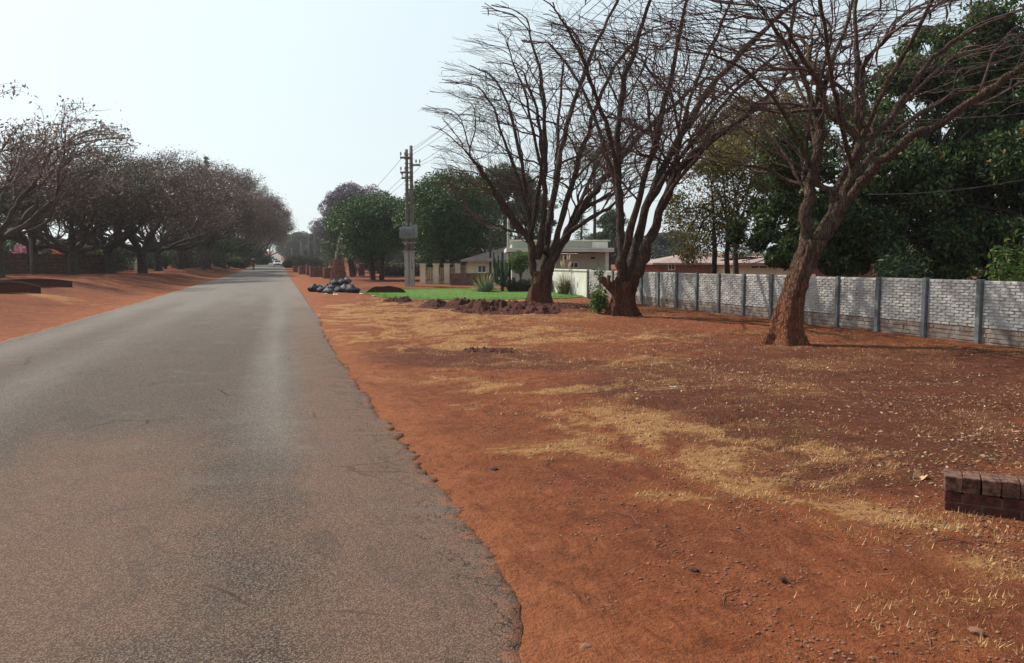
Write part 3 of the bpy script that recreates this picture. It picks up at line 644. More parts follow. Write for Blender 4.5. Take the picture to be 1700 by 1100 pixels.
M['lf_fresh'] = leafmat('fresh_green_foliage', (.04, .085, .018), (.14, .22, .05), (.28, .28, .07), .3)
M['lf_agave'] = leafmat('agave_leaf', (.05, .10, .09), (.13, .20, .17), None, .05)
M['lf_spiky'] = leafmat('yellow_striped_leaf', (.22, .24, .06), (.48, .47, .20), None, .1)
M['fl_pink'] = leafmat('pink_blossom', (.30, .09, .14), (.55, .22, .28), None, .3)
M['fl_orange'] = leafmat('orange_blossom', (.55, .13, .03), (.80, .24, .05), None, .3)
M['fl_white'] = leafmat('pale_blossom', (.30, .30, .25), (.65, .65, .58), None, .2)

B1 = bare_proto(11, 11.0, 6.6, M['lf_pod'], 6000, .20, maxn=6000); register(B1)
B2 = bare_proto(12, 9.5, 6.2, M['lf_brown'], 16000, .16, maxn=6000); register(B2)
B3 = bare_proto(13, 9.0, 5.8, M['lf_olive'], 22000, .16, maxn=4000); register(B3)
B4 = bare_proto(14, 12.0, 7.0, M['lf_brown'], 42000, .20, maxn=6000); register(B4)

# ---- leafy trees from clumps of leaves
def clump_points(rg, clumps, per, shell=.55, gapf=.9, gapt=.42):
    out = []
    for cx, cy, cz, rx, ry_, rz_ in clumps:
        n = int(per*max(.3, (rx*ry_*rz_)**(2/3)))
        d = rg.normal(size=(n, 3)); d /= np.linalg.norm(d, axis=1)[:, None]
        r = rg.uniform(shell, 1.06, n)**.8
        out.append(np.array([cx, cy, cz])+d*r[:, None]*np.array([rx, ry_, rz_]))
    C = np.concatenate(out)
    nz = fbm(C[:, 0]*gapf+C[:, 2]*.37, C[:, 1]*gapf+C[:, 2]*gapf*.9, 3, int(rg.integers(1, 90)))
    return C[nz > gapt]
def crown_clumps(rg, H0, H1, rad, n, flat=1.0, cr=(.28, .42), dome=.6):
    cl = []
    for i in range(n):
        a = rg.uniform(0, 6.283); u = rg.random()**.5; z = rg.uniform(0, 1)
        env = math.sqrt(max(.05, 1-(abs(z-.42)/.62)**2))
        r = rg.uniform(*cr)*rad
        cl.append((math.cos(a)*u*env*(rad-r*.7), math.sin(a)*u*env*(rad-r*.7), H0+(H1-H0)*z, r, r, r*flat*.8))
    return cl
def leafy_proto(seed, H0, H1, rad, nclump, per, size, mat, name='leafy_tree', tr=.22, aspect=.5, droop=.2, cr=(.28, .42), gapt=.40, flat=1.0, stems=1, bark='bark_dark', limbn=6):
    rg = np.random.default_rng(seed); root = bpy.data.objects.new(name, None); link(root)
    th = Tubes(); cl = crown_clumps(rg, H0+rad*.2, H1-rad*.22, rad, nclump, flat, cr)
    for s_ in range(stems):
        a = rg.uniform(0, 6.3); x, y = (.35*math.cos(a), .35*math.sin(a)) if stems > 1 else (0, 0)
        top = np.array([x*1.8, y*1.8, H0+(H1-H0)*.3]); bs = np.array([x, y, -.3])
        th.add([bs, bs*.5+top*.5+rg.normal(0, .08, 3), top], [tr*1.25, tr, tr*.75], 9)
        for i in range(limbn):
            c = cl[int(rg.integers(0, len(cl)))]; f = rg.uniform(.45, .95); p = bs+(top-bs)*f; q = np.array(c[:3])
            m = (p+q)/2+np.array([0, 0, .3]); th.add([p, m, q, q+nrm(q-p)*c[3]*.8], [tr*.45, tr*.3, tr*.15, .02], 5)
    th.build('trunk', M[bark], root)
    C = clump_points(rg, cl, per, gapt=gapt); leaves('crown', C, size, mat, root, aspect, droop, rg)
    print(name, len(C)); return root
D1 = leafy_proto(21, 1.6, 7.6, 4.3, 46, 900, .16, M['lf_dark'], 'round_tree', .2, stems=3, gapt=.30); register(D1)
D2 = leafy_proto(22, 1.7, 6.5, 3.9, 40, 800, .17, M['lf_dark'], 'round_tree', .16, stems=3, gapt=.33); register(D2)
E1 = leafy_proto(23, 3.0, 13, 3.6, 34, 1300, .22, M['lf_mid'], 'gum_tree', .26, gapt=.46, cr=(.22, .4)); register(E1)
J1 = leafy_proto(24, 3.0, 12, 5.2, 44, 520, .22, M['lf_purple'], 'jacaranda_tree', .28, gapt=.45, cr=(.2, .36)); register(J1)
FAR = leafy_proto(25, 1.5, 11, 5.0, 40, 330, .34, M['lf_blue'], 'far_tree', .3, gapt=.36); register(FAR)
def conif(seed, H, rad, mat):
    rg = np.random.default_rng(seed); root = bpy.data.objects.new('pine_tree', None); link(root)
    th = Tubes(); th.add([(0, 0, -.3), (0, 0, H*.5), (0, 0, H)], [.3, .2, .03], 8); th.build('trunk', M['bark_dark'], root)
    C = []
    for i in range(26):
        z = H*(.12+.86*i/25); r = rad*(1-i/25.5)**.9+.15
        for j in range(9):
            a = rg.uniform(0, 6.3); n = int(40*r/rad)+12; t = rg.random(n)
            C.append(np.stack([math.cos(a)*r*t, math.sin(a)*r*t, z-.35*r*t+.1*r*t*t], 1)+rg.normal(0, .14, (n, 3)))
    leaves('crown', np.concatenate(C), .26, mat, root, .35, .2, rg); return root
PN = conif(31, 17, 3.0, M['lf_dark']); register(PN)

def put(proto, px, Z, top, H, wid=1.0, rz=0, label='', cat='tree', group=None, name=None):
    b = G(px, Z, -.05); tz = W(px, top, Z).z; s = (tz-b.z)/H
    return place(proto, b, (s*wid, s*wid, s), rz, label, cat, group)
AV = 'bare trees of the avenue left of the road'
for i, (pr, px, Z, top, H, wd, lb) in enumerate([
    (B1, -8, 50, 140, 10.2, 1.0, 'bare tree at the left edge of the picture, hung with brown pods'),
    (B3, 122, 63, 262, 7.8, 1.0, 'small olive-leaved tree in front of the brown precast wall'),
    (B1, 55, 66, 215, 10.2, 1.0, 'twiggy bare tree between the leftmost tree and the olive-leaved tree'),
    (B2, 182, 69, 246, 8.6, 1.05, 'bare tree with a short thick trunk at the end of the brown wall'),
    (B2, 236, 73, 262, 8.6, 1.05, 'bare brown tree with the darkest trunk, just past the brown wall'),
    (B1, 262, 86, 258, 10.2, 1.0, 'bare tree behind the darkest trunk left of the road'),
    (B4, 300, 96, 276, 10.9, .95, 'dense brown twiggy tree left of the pine'),
    (B4, 342, 110, 290, 10.9, .9, 'dense brown twiggy tree right below the pine tip'),
    (B4, 372, 128, 296, 10.9, .85, 'dense brown twiggy tree with a rounded top, first right of the pine'),
    (B4, 400, 150, 305, 10.9, .8, 'tall dense brown tree, second right of the pine'),
    (B4, 420, 178, 320, 10.9, .75, 'tall brown tree near the road end of the left avenue'),
    (B4, 438, 212, 345, 10.9, .7, 'hazy brown tree reaching over the far road from the left'),
    (B4, 448, 260, 372, 10.9, .7, 'last and haziest brown tree of the left avenue'),
]): put(pr, px, Z, top, H, wd, i*1.7+.4, lb, 'tree', AV)
put(PN, 347, 112, 260, 17, 1.1, 0, 'dark conical pine whose tip rises above the brown avenue trees', 'pine tree')
put(D2, 315, 118, 378, 6.3, 1.3, 1, 'low olive green tree under the brown avenue trees at left', 'tree', 'green trees under the left avenue')
put(D2, 378, 140, 392, 6.3, 1.25, 2, 'low blue-green tree under the avenue, nearest the walking person', 'tree', 'green trees under the left avenue')
put(D2, 412, 190, 398, 6.3, 1.2, 3, 'farther low blue-green tree behind the walking person', 'tree', 'green trees under the left avenue')
put(E1, 25, 84, 300, 12.5, 1.3, 1, 'green tree standing behind the leftmost bare trees and the brown wall', 'tree')
put(E1, 150, 100, 320, 12.5, 1.4, 2, 'green tree in the garden behind the brown wall', 'tree')

put(D1, 746, 65, 288, 7.4, .98, 0, 'large round dark green tree just right of the twin utility poles', 'tree', 'round evergreen trees by the lawn')
put(D2, 628, 76, 326, 6.3, 1.05, 1.5, 'round green tree left of the twin utility poles', 'tree', 'round evergreen trees by the lawn')
put(D2, 588, 92, 350, 6.3, .9, 2.5, 'smaller round green tree behind the brick pillar', 'tree', 'round evergreen trees by the lawn')
put(J1, 600, 118, 308, 11.3, 1.05, 0, 'purple-grey jacaranda rising behind the round green trees', 'jacaranda')
put(J1, 562, 150, 322, 11.3, .85, 2, 'darker grey-purple tree at the left end behind the leaning lamp', 'jacaranda')
put(E1, 836, 84, 278, 12.5, 1.35, 0, 'tall mid-green tree behind the pink-roofed house, left of the forked bare tree', 'tree', 'green trees behind the houses')
put(E1, 792, 96, 300, 12.5, 1.3, 2, 'mid-green tree between the dark round tree and the tall green one', 'tree', 'green trees behind the houses')
put(E1, 890, 100, 318, 12.5, 1.5, 4, 'green tree seen through the forked trunk of the farthest bare tree', 'tree', 'green trees behind the houses')
put(PN, 965, 95, 340, 17, 1.3, 0, 'dark pine behind the white flat-roofed house', 'pine tree')
put(E1, 1012, 80, 348, 12.5, 1.2, 1, 'leafy tree at the right corner of the white flat-roofed house', 'tree', 'green trees behind the houses')
for i, (px, Z, top, wd, lb) in enumerate([(478, 420, 392, 1.3, 'hazy dark tree at the end of the road, left of the far poles'), (500, 330, 388, 1.4, 'hazy tree behind the tallest far pole'), (530, 260, 390, 1.4, 'hazy tree left of the leaning lamp'),
        (552, 200, 396, 1.2, 'hazy tree behind the stacks of bricks'), (515, 520, 394, 1.6, 'very distant blue tree on the rise'),
        (1085, 140, 392, 1.6, 'distant blue-green tree beyond the middle bare tree'), (1115, 170, 388, 1.6, 'distant blue-green tree above the pink roofs'), (1050, 160, 398, 1.6, 'distant blue-green tree between the white house and the pink roofs'),
        (1000, 150, 390, 1.6, 'distant blue-green tree above the flat white roof'), (730, 170, 380, 1.6, 'distant tree behind the large round evergreen'), (660, 190, 392, 1.6, 'distant tree behind the twin poles')]):
    put(FAR, px, Z, top, 10.3, wd, i, lb, 'tree', 'distant trees')
# broad-leaved dark mass beyond the wall, right
def big_tree(name, label, px, Z, clumps, per, size, mat, stems, seed, loose=1.0, gapt=.36, aspect=.42, droop=.5, group=None, bark='bark_dark', tr=.22):
    rg = np.random.default_rng(seed); b = G(px, Z); root = thing(name, b, label, 'tree', group)
    cl = []
    for x, y, dz, rpx in clumps:
        p = W(x, y, Z+dz)-b; r = rpx/F*(Z+dz); cl.append((p.x, p.y, p.z, r, r, r*.85))
    sub = []
    for c in cl:
        for i in range(9):
            d = nrm(rg.normal(size=3)); rr = c[3]*rg.uniform(.34, .56)*loose; q = np.array(c[:3])+d*c[3]*.75
            sub.append((q[0], q[1], max(q[2], .6), rr, rr, rr*.8))
    th = Tubes()
    for sx, sy in stems:
        t = W(sx, sy, Z)-b; bx = W(sx, 440, Z)-b; bs = Vector((bx.x, bx.y, -.1)); 
        th.add([bs, bs.lerp(t, .5)+Vector(rg.normal(0, .1, 3)), t], [tr, tr*.75, tr*.15], 9)
        for c in cl:
            if rg.random() < .7: q = Vector(c[:3]); p = bs.lerp(t, rg.uniform(.5, 1)); th.add([p, (p+q)/2+Vector((0, 0, .3)), q, q+(q-p)*.2], [tr*.4, tr*.25, tr*.12, .015], 5)
    th.build('trunk', M[bark], root)
    C = clump_points(rg, sub, per, gapt=gapt, shell=.3); leaves('crown', C, size, mat, root, aspect, droop, rg); print(name, len(C))
    return root, cl
mango = [(1620, 60, 1, 60), (1690, 40, 0, 70), (1540, 90, 2, 45), (1740, 110, 0, 90), (1330, 250, 0, 60), (1400, 330, 0, 70), (1290, 330, 1, 55), (1340, 400, 0, 45), (1300, 420, 0, 30), (1420, 220, 1, 70), (1480, 280, 0, 85), (1500, 170, 1, 70), (1580, 220, 0, 90), (1600, 330, -1, 95),
         (1690, 180, 0, 95), (1700, 300, -1, 100), (1520, 390, -1, 70), (1600, 410, -1, 60), (1680, 420, -2, 60), (1450, 400, 0, 50), (1390, 415, 0, 40), (1560, 130, 1, 60), (1660, 90, 1, 70), (1250, 380, 1, 40), (1780, 250, -1, 120), (1800, 400, -2, 80), (1480, 440, -1, 35), (1560, 450, -1, 35), (1640, 450, -2, 35)]
big_tree('broadleaf_tree', 'huge dark broad-leaved tree filling the garden beyond the right half of the precast wall', 1500, 27, mango, 1500, .19, M['lf_mango'], [(1470, 330), (1560, 330), (1640, 300)], 41, gapt=.33)
big_tree('broadleaf_tree', 'second dark broad-leaved tree standing deeper in the garden beyond the wall', 1560, 36, [(1380, 370, 0, 60), (1460, 330, 0, 70), (1540, 290, 0, 80), (1640, 250, 0, 90), (1740, 260, 0, 90), (1430, 420, 0, 40), (1520, 400, 0, 60), (1620, 380, 0, 70), (1720, 380, 0, 80), (1350, 300, 1, 50), (1290, 280, 1, 40), (1600, 170, 1, 60), (1700, 140, 1, 70)],
         700, .24, M['lf_mango'], [(1500, 380), (1640, 360)], 44, gapt=.30)
big_tree('yellowing_tree', 'thin yellowing tree with two dark trunks behind the precast wall, left of the leaning tree', 1195, 31, [(1180, 300, 0, 55), (1150, 370, 0, 40), (1225, 340, 0, 50), (1240, 270, 0, 50), (1150, 410, -1, 28), (1195, 250, 1, 40), (1130, 345, 0, 25), (1215, 400, 0, 40), (1270, 300, 1, 40)],
         640, .12, M['lf_yellow'], [(1184, 330), (1212, 340)], 42, 1.7, gapt=.44, droop=.2, tr=.13)
big_tree('brown_crowned_tree', 'tree with a yellow-brown crown behind the crossing limbs left of the dark broad-leaved tree', 1250, 38, [(1200, 215, 0, 35), (1260, 240, 0, 55), (1240, 200, 0, 40), (1300, 210, 0, 50), (1330, 180, 0, 45), (1300, 270, 0, 50)],
         700, .16, M['lf_yellow'], [(1225, 330)], 43, 1.6, gapt=.40, droop=.2, tr=.16)
# ------------------------------------------------------------------ walls
XW = 14.5; SP = 1.498; WH = 1.31
def wall_base(x, y): return gzf(x, y)
wall = thing('precast_wall', (XW, 22, 0), 'long pale precast wall of split-block panels between grey concrete posts, right of the verge', 'wall')
WL = Vector((XW, 22, 0))
rr = random.Random(5)
def frustum(mb, y0, y1, z0, z1, x, dep, ch):
    b = len(mb.v); j = lambda: rr.uniform(-.004, .004)
    o_ = [(y0, z0), (y1, z0), (y1, z1), (y0, z1)]; i_ = [(y0+ch, z0+ch*.8), (y1-ch, z0+ch*.8), (y1-ch, z1-ch*.5), (y0+ch, z1-ch*.5)]
    for y, z in o_: mb.v.append(Vector((x, y, z)))
    for y, z in i_: mb.v.append(Vector((x-dep+j()*1.5, y+j(), z+j())))
    for q in ((7, 6, 5, 4), (0, 4, 5, 1), (1, 5, 6, 2), (2, 6, 7, 3), (3, 7, 4, 0)): mb.face([b+i for i in reversed(q)])
for k in range(-3, 16):
    y0 = 13.344+k*SP; y1 = y0+SP; zb = wall_base(XW, (y0+y1)/2)-.06; zt = WH+rr.uniform(-.012, .012)
    if k < 15:
        mb = MB(); xo = rr.uniform(-.008, .008)
        ya, yb = y0+.062, y1-.062; lowt = zb+.40
        mb.box((XW+.045-WL.x+xo, (ya+yb)/2-WL.y, (lowt+zt)/2), (.05, yb-ya, zt-lowt))
        rows = 15; rh = (zt-.012-lowt)/rows
        for i in range(rows):
            y = ya+.004-(.12 if i % 2 else 0)
            while y < yb-.02:
                a, b = max(y, ya+.004), min(y+.235, yb-.004)
                if b-a > .04: frustum(mb, a-WL.y, b-.012-WL.y, lowt+i*rh, lowt+(i+1)*rh-.008, .0195+xo, rr.uniform(.014, .032), .013)
                y += .24
        mb.build('panel', M['panel'], wall)
        mb = MB(); mb.box((XW+.045-WL.x+xo, (ya+yb)/2-WL.y, (zb+lowt-.012)/2), (.05, yb-ya, lowt-zb-.012))
        for i in range(4):
            y = ya+.004; h0 = zb+(lowt-.012-zb)*i/4; h1 = zb+(lowt-.012-zb)*(i+1)/4
            while y < yb-.03:
                L = rr.uniform(.35, .8); b = min(y+L, yb-.004)
                if yb-b < .12: b = yb-.004
                frustum(mb, y-WL.y, b-.01-WL.y, h0, h1-.012, .0195+xo, rr.uniform(.010, .026), .010); y = b
        mb.build('stained_panel', M['panel_low'], wall)
    mb = MB(); t = rr.uniform(-.006, .006); mb.box((XW+.0-WL.x, y0-WL.y, (zb-.1+zt+.02)/2), (.125, .115, zt+.12-zb), rx=t)
    mb.build('post', M['concrete'], wall, bevel=.008)
wall.location = (XW, 22, 0)
# plastered wall carrying on
y0 = 13.344+15*SP+.11; wt = thing('plastered_wall', (XW+.3, y0+3.5, 0), 'short white plastered wall with a flat coping past the end of the precast wall', 'wall')
mb = MB(); mb.box((0, 0, .58), (.22, 7.0, 1.36)); mb.build('wall', M['white'], wt)
mb = MB(); mb.box((0, 0, 1.295), (.32, 7.1, .07)); mb.build('coping', M['white'], wt, bevel=.01)
mb = MB(); mb.box((-.03, -3.56, .60), (.2, .12, 1.52)); mb.build('end_post', M['concrete'], wt)
# left brown precast wall
a = G(-60, 62); b_ = G(181, 70)
dv = Vector((b_.x-a.x, b_.y-a.y)); Lw = dv.length; rz = math.atan2(dv.y, dv.x); nb = 13
lw = thing('brown_wall', (a.x, a.y, 0), 'weathered brown precast wall behind the trees on the left side', 'wall', rz=rz)
for i in range(nb):
    x0, x1 = Lw*i/nb, Lw*(i+1)/nb; p = a.lerp(b_, (i+.5)/nb); zb = gzf(p.x, p.y)-.1; top = W(20+160*i/nb, 418.5+5*i/nb, 62+8*i/nb).z
    mb = MB()
    for j in range(6): h = (top-zb)/6; mb.box(((x0+x1)/2, rr.uniform(-.008, .008), zb+h*(j+.5)), (x1-x0-.13, .06+.012*(j % 2), h-.015))
    mb.build('panel', M['brown_conc'], lw)
    mb = MB(); mb.box((x0, 0, (zb+top)/2+.02), (.13, .13, top-zb+.06)); mb.build('post', M['brown_conc'], lw)

# ------------------------------------------------------------------ low brick wall at the right edge
def bricks_wall(name, label, cat, P0, P1, courses, mat, tmat, group=None, rowlock=True, wdt=.22, hb=.078, sink=.05, arch=0, ends=None, broken=0):
    d = P1-P0; L = Vector((d.x, d.y)).length; rz = math.atan2(d.y, d.x); t = thing(name, P0, label, cat, group, rz)
    core = MB(); H = courses*hb; core.box((L/2, 0, (H-sink-.01)/2-.012), (L-.02, wdt-.022, H-.02)); core.build('mortar', M['mortar'], t)
    mb = MB()
    for c in range(courses):
        x = -.115 if c % 2 else 0
        while x < L-.03:
            a_, b2 = max(x, 0), min(x+.222, L)
            if b2-a_ > .05 and not (broken and c > courses-3 and rr.random() < broken): mb.box(((a_+b2)/2, rr.uniform(-.003, .003), c*hb+hb/2-sink), (b2-a_-.012, wdt+rr.uniform(-.003, .003), hb-.012), jit=.003)
            x += .23
    mb.build('brick_courses', mat, t, bevel=.004)
    if rowlock:
        mb = MB(); x = 0; z = H-sink
        while x < L-.05: mb.box((x+.052, rr.uniform(-.006, .006), z+.052+rr.uniform(-.003, .004)), (.104, wdt+.004, .104), jit=.004, rz=rr.uniform(-.02, .02)); x += .111
        mb.build('brick_on_edge_coping', tmat, t, bevel=.006)
    return t
p0, z0 = at(1566, 846); q0 = at(1700, 864)[0]; dd = (q0-p0).normalized(); p1 = p0+dd*2.4
off = Vector((-dd.y, dd.x, 0))*.11
bricks_wall('brick_wall', 'low dark brick wall with worn brick-on-edge top at the right edge of the picture', 'brick wall', p0+off, p1+off, 2, M['brick'], M['brick_top'], sink=.02)

# culvert walls at left
def culvert(px0, px1, py, hpx, label, lift):
    P0, Z0 = at(px0, py); P1, Z1 = at(px1, py); d = P1-P0; L = d.length; rz = math.atan2(d.y, d.x)
    t = thing('culvert_wall', P0, label, 'culvert wall', 'low curved walls beside the left driveway', rz); h = hpx/F*Z0; n = 14
    mb = MB(); mc = MB()
    top = [(L*i/n, h*(1-.9*max(0, (i/n-.35)/.65)**1.8)) for i in range(n+1)]
    mb.prism([(0, -.25)]+[(L, -.25)]+list(reversed(top)), -.12, .12); mb.build('wall', M['brick'], t)
    for (xa, za), (xb, zb) in zip(top[:-1], top[1:]):
        mc.prism([(xa, za+.003), (xb, zb+.003), (xb, zb+.07), (xa, za+.07)], -.15, .15)
    mc.build('coping', M['mortar'] if lift else M['brick'], t)
culvert(-40, 63, 485, 15, 'nearer low dark culvert wall with a pale curved coping at the left edge', True)
culvert(0, 116, 475.5, 9, 'farther low dark curved culvert wall just behind the nearer one', False)
P_ = at(640, 487)[0]
t = thing('culvert_wall', P_, 'low dark rounded brick culvert wall at the left end of the lawn', 'culvert wall'); pr = []
n = 14
for i in range(n+1): u = -1+2*i/n; pr.append((u*1.05, (.33+.02*math.sin(u*9))*(1-abs(u)**3.5)+.02))
mb = MB(); mb.prism([(-1.05, -.2), (1.05, -.2)]+list(reversed(pr)), -.16, .16); mb.build('wall', M['brick'], t)
mb = MB(); mb.prism([(x, z+.004) for x, z in pr]+[(x*1.02, z+.05) for x, z in reversed(pr)], -.19, .19); mb.build('coping', M['brick'], t)

# ------------------------------------------------------------------ brick stacks and pillar
def brick_pile(name, label, cat, px, Z, wpx, toppx, group, mat, taper=.0, seed=0, dep=.9, rz=.3):
    r2 = random.Random(seed); b = G(px, Z); t = thing(name, b, label, cat, group, rz)
    H = W(px, toppx, Z).z-b.z; wd = wpx/F*Z; mb = MB(); n = max(3, int(H/.085)); 
    for c in range(n):
        f = 1-taper*c/n; ww = wd*f; dp = dep*f; z = c*H/n+H/n/2
        m_ = max(2, int(ww/.24)); k = max(2, int(dp/.24))
        mb.box((0, 0, z), (ww-.12, dp-.12, H/n-.004), rz=r2.uniform(-.02, .02))
        for i in range(m_):
            for s in (-1, 1):
                if c > n-3 and r2.random() < .3: continue
                mb.box((-ww/2+(i+.5)*ww/m_, s*(dp/2-.05)+r2.uniform(-.045, .045), z), (ww/m_-.02, .13, H/n-.012), rz=r2.uniform(-.2, .2), jit=.018)
        for i in range(k):
            for s in (-1, 1): mb.box((s*(ww/2-.05)+r2.uniform(-.02, .02), -dp/2+(i+.5)*dp/k, z), (.13, dp/k-.02, H/n-.012), rz=r2.uniform(-.2, .2), jit=.018)
    mb.build('bricks', mat, t); return t
M['brick3'] = simple('dusty_brick', (.40, .20, .16), .95, .5, 14, .6, dark=(.12, .045, .038))
b = G(561, 62); t = thing('brick_pillar', b, 'rough tapering heap-like pillar of red bricks behind the rubbish bags', 'brick pillar', rz=.3); H = W(561, 429, 62).z-b.z; r2 = random.Random(9)
mb = MB(); mb.tube([(0, 0, -.1), (.03, 0, H*.5), (-.02, 0, H-.12)], [.58, .40, .27], 9); mb.build('mortar_core', M['mortar'], t)
mb = MB(); z = .03
while z < H-.04:
    f = z/H; rad_ = .66*(1-f)+.33*f+r2.uniform(-.03, .03); nb_ = int(2*math.pi*rad_/.25); a0 = r2.uniform(0, 1)
    for i in range(nb_):
        a_ = a0+2*math.pi*i/nb_; rd_ = rad_+r2.uniform(-.07, .06)
        if f > .85 and r2.random() < .3: continue
        mb.box((math.cos(a_)*rd_+.03, math.sin(a_)*rd_, z+r2.uniform(-.015, .015)), (.22, .12, .075), rz=a_+math.pi/2+r2.uniform(-.35, .35), rx=r2.uniform(-.15, .15), jit=.01)
    z += .084
mb.build('bricks', M['brick3'], t)
t = None
for i, (px, Z, wd, top, m_, lb) in enumerate([(490, 118, 6, 439, 'brick2', 'pale end pier of the brick stacks, nearest the road'), (503, 104, 13, 441, 'brick3', 'dark square stack of bricks second from the road'),
        (510.5, 98, 4, 438, 'brick2', 'thin pale pier rising between the dark square stack and the long one'), (525, 90, 21, 442, 'brick3', 'long low stack of reddish bricks in the middle of the row'),
        (543, 82, 12, 444, 'brick2', 'small pale stack of bricks touching the tapering pillar')]):
    brick_pile('brick_stack', lb, 'brick stack', px, Z, wd, top, 'stacks of bricks by the roadside', M[m_], .03, 10+i, 1.0, .1)
for i, (px, Z, wd, top, lb) in enumerate([(586, 96, 10, 438, 'reddish brick pier behind the pillar, left'), (600, 96, 9, 437, 'reddish brick pier under the small round tree'), (512, 66, 5, 0, '')][:2]):
    brick_pile('brick_pier', lb, 'brick pier', px, Z, wd, top, 'reddish piers under the round trees', M['brick2'], .03, 30+i, .5, .1)

# ------------------------------------------------------------------ rubbish
def bag_mesh(seed, kind):
    import bmesh
    bm = bmesh.new(); bmesh.ops.create_icosphere(bm, subdivisions=4, radius=.5)
    for v in bm.verts:
        c = v.co; n = mnoise.noise(c*2.2+Vector((seed*3.1, 0, 0)))*.16+abs(mnoise.noise(c*6+Vector((0, seed*2, 0))))*.09
        c *= 1+n; a = math.atan2(c.y, c.x); up = max(0, c.z/.5)
        c.z *= .72 if c.z > 0 else .5
        c.x *= 1-.35*up**3; c.y *= 1-.35*up**3
        rdg = math.sin(a*11+seed)*.035*up; c.x += math.cos(a)*rdg; c.y += math.sin(a)*rdg
        if up > .93: c.z += .13*(up-.93)/.07*.5
    for f in bm.faces: f.smooth = True
    me = bpy.data.meshes.new('bag'); bm.to_mesh(me); bm.free(); me.materials.append(M[kind]); return me
BG = {k: [bag_mesh(i+j*10, k) for i in range(3)] for j, k in enumerate(('bag_black', 'bag_blue', 'bag_grey'))}
def knot(kind):
    mb = MB(); mb.tube([(0, 0, .33), (0, 0, .40), (.02, 0, .45)], [.05, .03, .06], 7); return mb
bags = [(523, 484, .62, 'bag_black', 'black rubbish bag at the left end of the heap'), (534, 485, .5, 'bag_blue', 'dark blue bag second from the left of the heap'), (529, 481, .45, 'bag_black', 'black bag peeping over the left end of the heap'),
        (543, 481, .5, 'bag_black', 'small black bag in the back row left of the middle'), (545, 487, .5, 'bag_grey', 'grey bag lying low in the front middle'), (552, 483, .62, 'bag_blue', 'tall dark blue bag in the middle of the heap'),
        (556, 480, .62, 'bag_black', 'black bag behind the tall blue one'), (560, 477, .6, 'bag_grey', 'grey bag at the foot of the brick pillar'), (569, 478, .6, 'bag_black', 'black bag topmost behind the right grey bag'),
        (563, 485, .5, 'bag_black', 'black bag in front just right of the middle'), (571, 485, .62, 'bag_grey', 'large grey bag in the right half of the heap'), (580, 481, .42, 'bag_grey', 'small grey bag behind the right end'),
        (586, 486, .60, 'bag_blue', 'dark blue round bag at the right end of the heap'), (576, 475, .6, 'bag_grey', 'grey bag highest in the heap beside the pillar')]
for i, (x, y, s, k, lb) in enumerate(bags):
    p, z = at(x, y); s *= 1.05; lift = .22 if 'topmost' in lb or 'highest' in lb or 'behind the tall' in lb else .0
    e = thing('rubbish_bag', p+Vector((0, 0, .2*s+lift)), lb, 'rubbish bag', 'bags of the roadside rubbish heap', i*1.3)
    o = bpy.data.objects.new('sack', BG[k][i % 3]); link(o, e); o.scale = (s*1.25, s, s*1.15)
    mb = knot(k); o2 = mb.build('knot', M[k], e, smooth=True); o2.scale = (s, s, s)
M['bag_pale'] = simple('dusty_plastic', (.45, .42, .42), .7, .3, 8)
def litter(x, y, w, lb, mat='bag_white', h=.05, cat='litter'):
    p, z = at(x, y); rg = np.random.default_rng(int(x)); wd = w/F*z; mb = MB(); n = 7; m = 5; G_ = []
    for i in range(n):
        for j in range(m): G_.append(Vector(((i/(n-1)-.5)*wd*(1-.3*abs(j-2)/2), (j/(m-1)-.5)*wd*.8, h*min(1, abs(rg.normal())*.6)+.006)))
    mb.v = G_
    for i in range(n-1):
        for j in range(m-1): mb.face([i*m+j, (i+1)*m+j, (i+1)*m+j+1, i*m+j+1])
    o = mb.build('plastic_litter', M[mat], None, smooth=False); o.location = p; o.rotation_euler.z = x
    sm = o.modifiers.new('thickness', 'SOLIDIFY'); sm.thickness = .004
    tag(o, lb, cat, 'scraps of litter on the verge')
for a in [(775, 513, 11, 'crumpled white plastic bag on the dug red soil', 'bag_white', .12), (772, 545, 13, 'flat white scrap on the dry grass below the dug soil', 'bag_white', .04),
          (612, 484, 9, 'white paper scrap at the left corner of the lawn'), (646, 490, 7, 'pale scrap on the front edge of the lawn'), (620, 492, 5, 'small pale scrap just before the lawn'),
          (541, 488, 7, 'whitish scrap before the rubbish bags'), (512, 482, 4, 'tiny white scrap left of the rubbish bags'), (600, 488, 8, 'crumpled pale sheet right of the rubbish bags'),
          (557, 489, 8, 'pale torn sheet in front of the middle bags'), (1168, 646, 6, 'small whitish scrap right of the centre of the verge', 'bag_pale', .015), (1117, 643, 12, 'bluish-white flattened scrap on the leafy soil', 'bag_pale', .015)]: litter(*a)

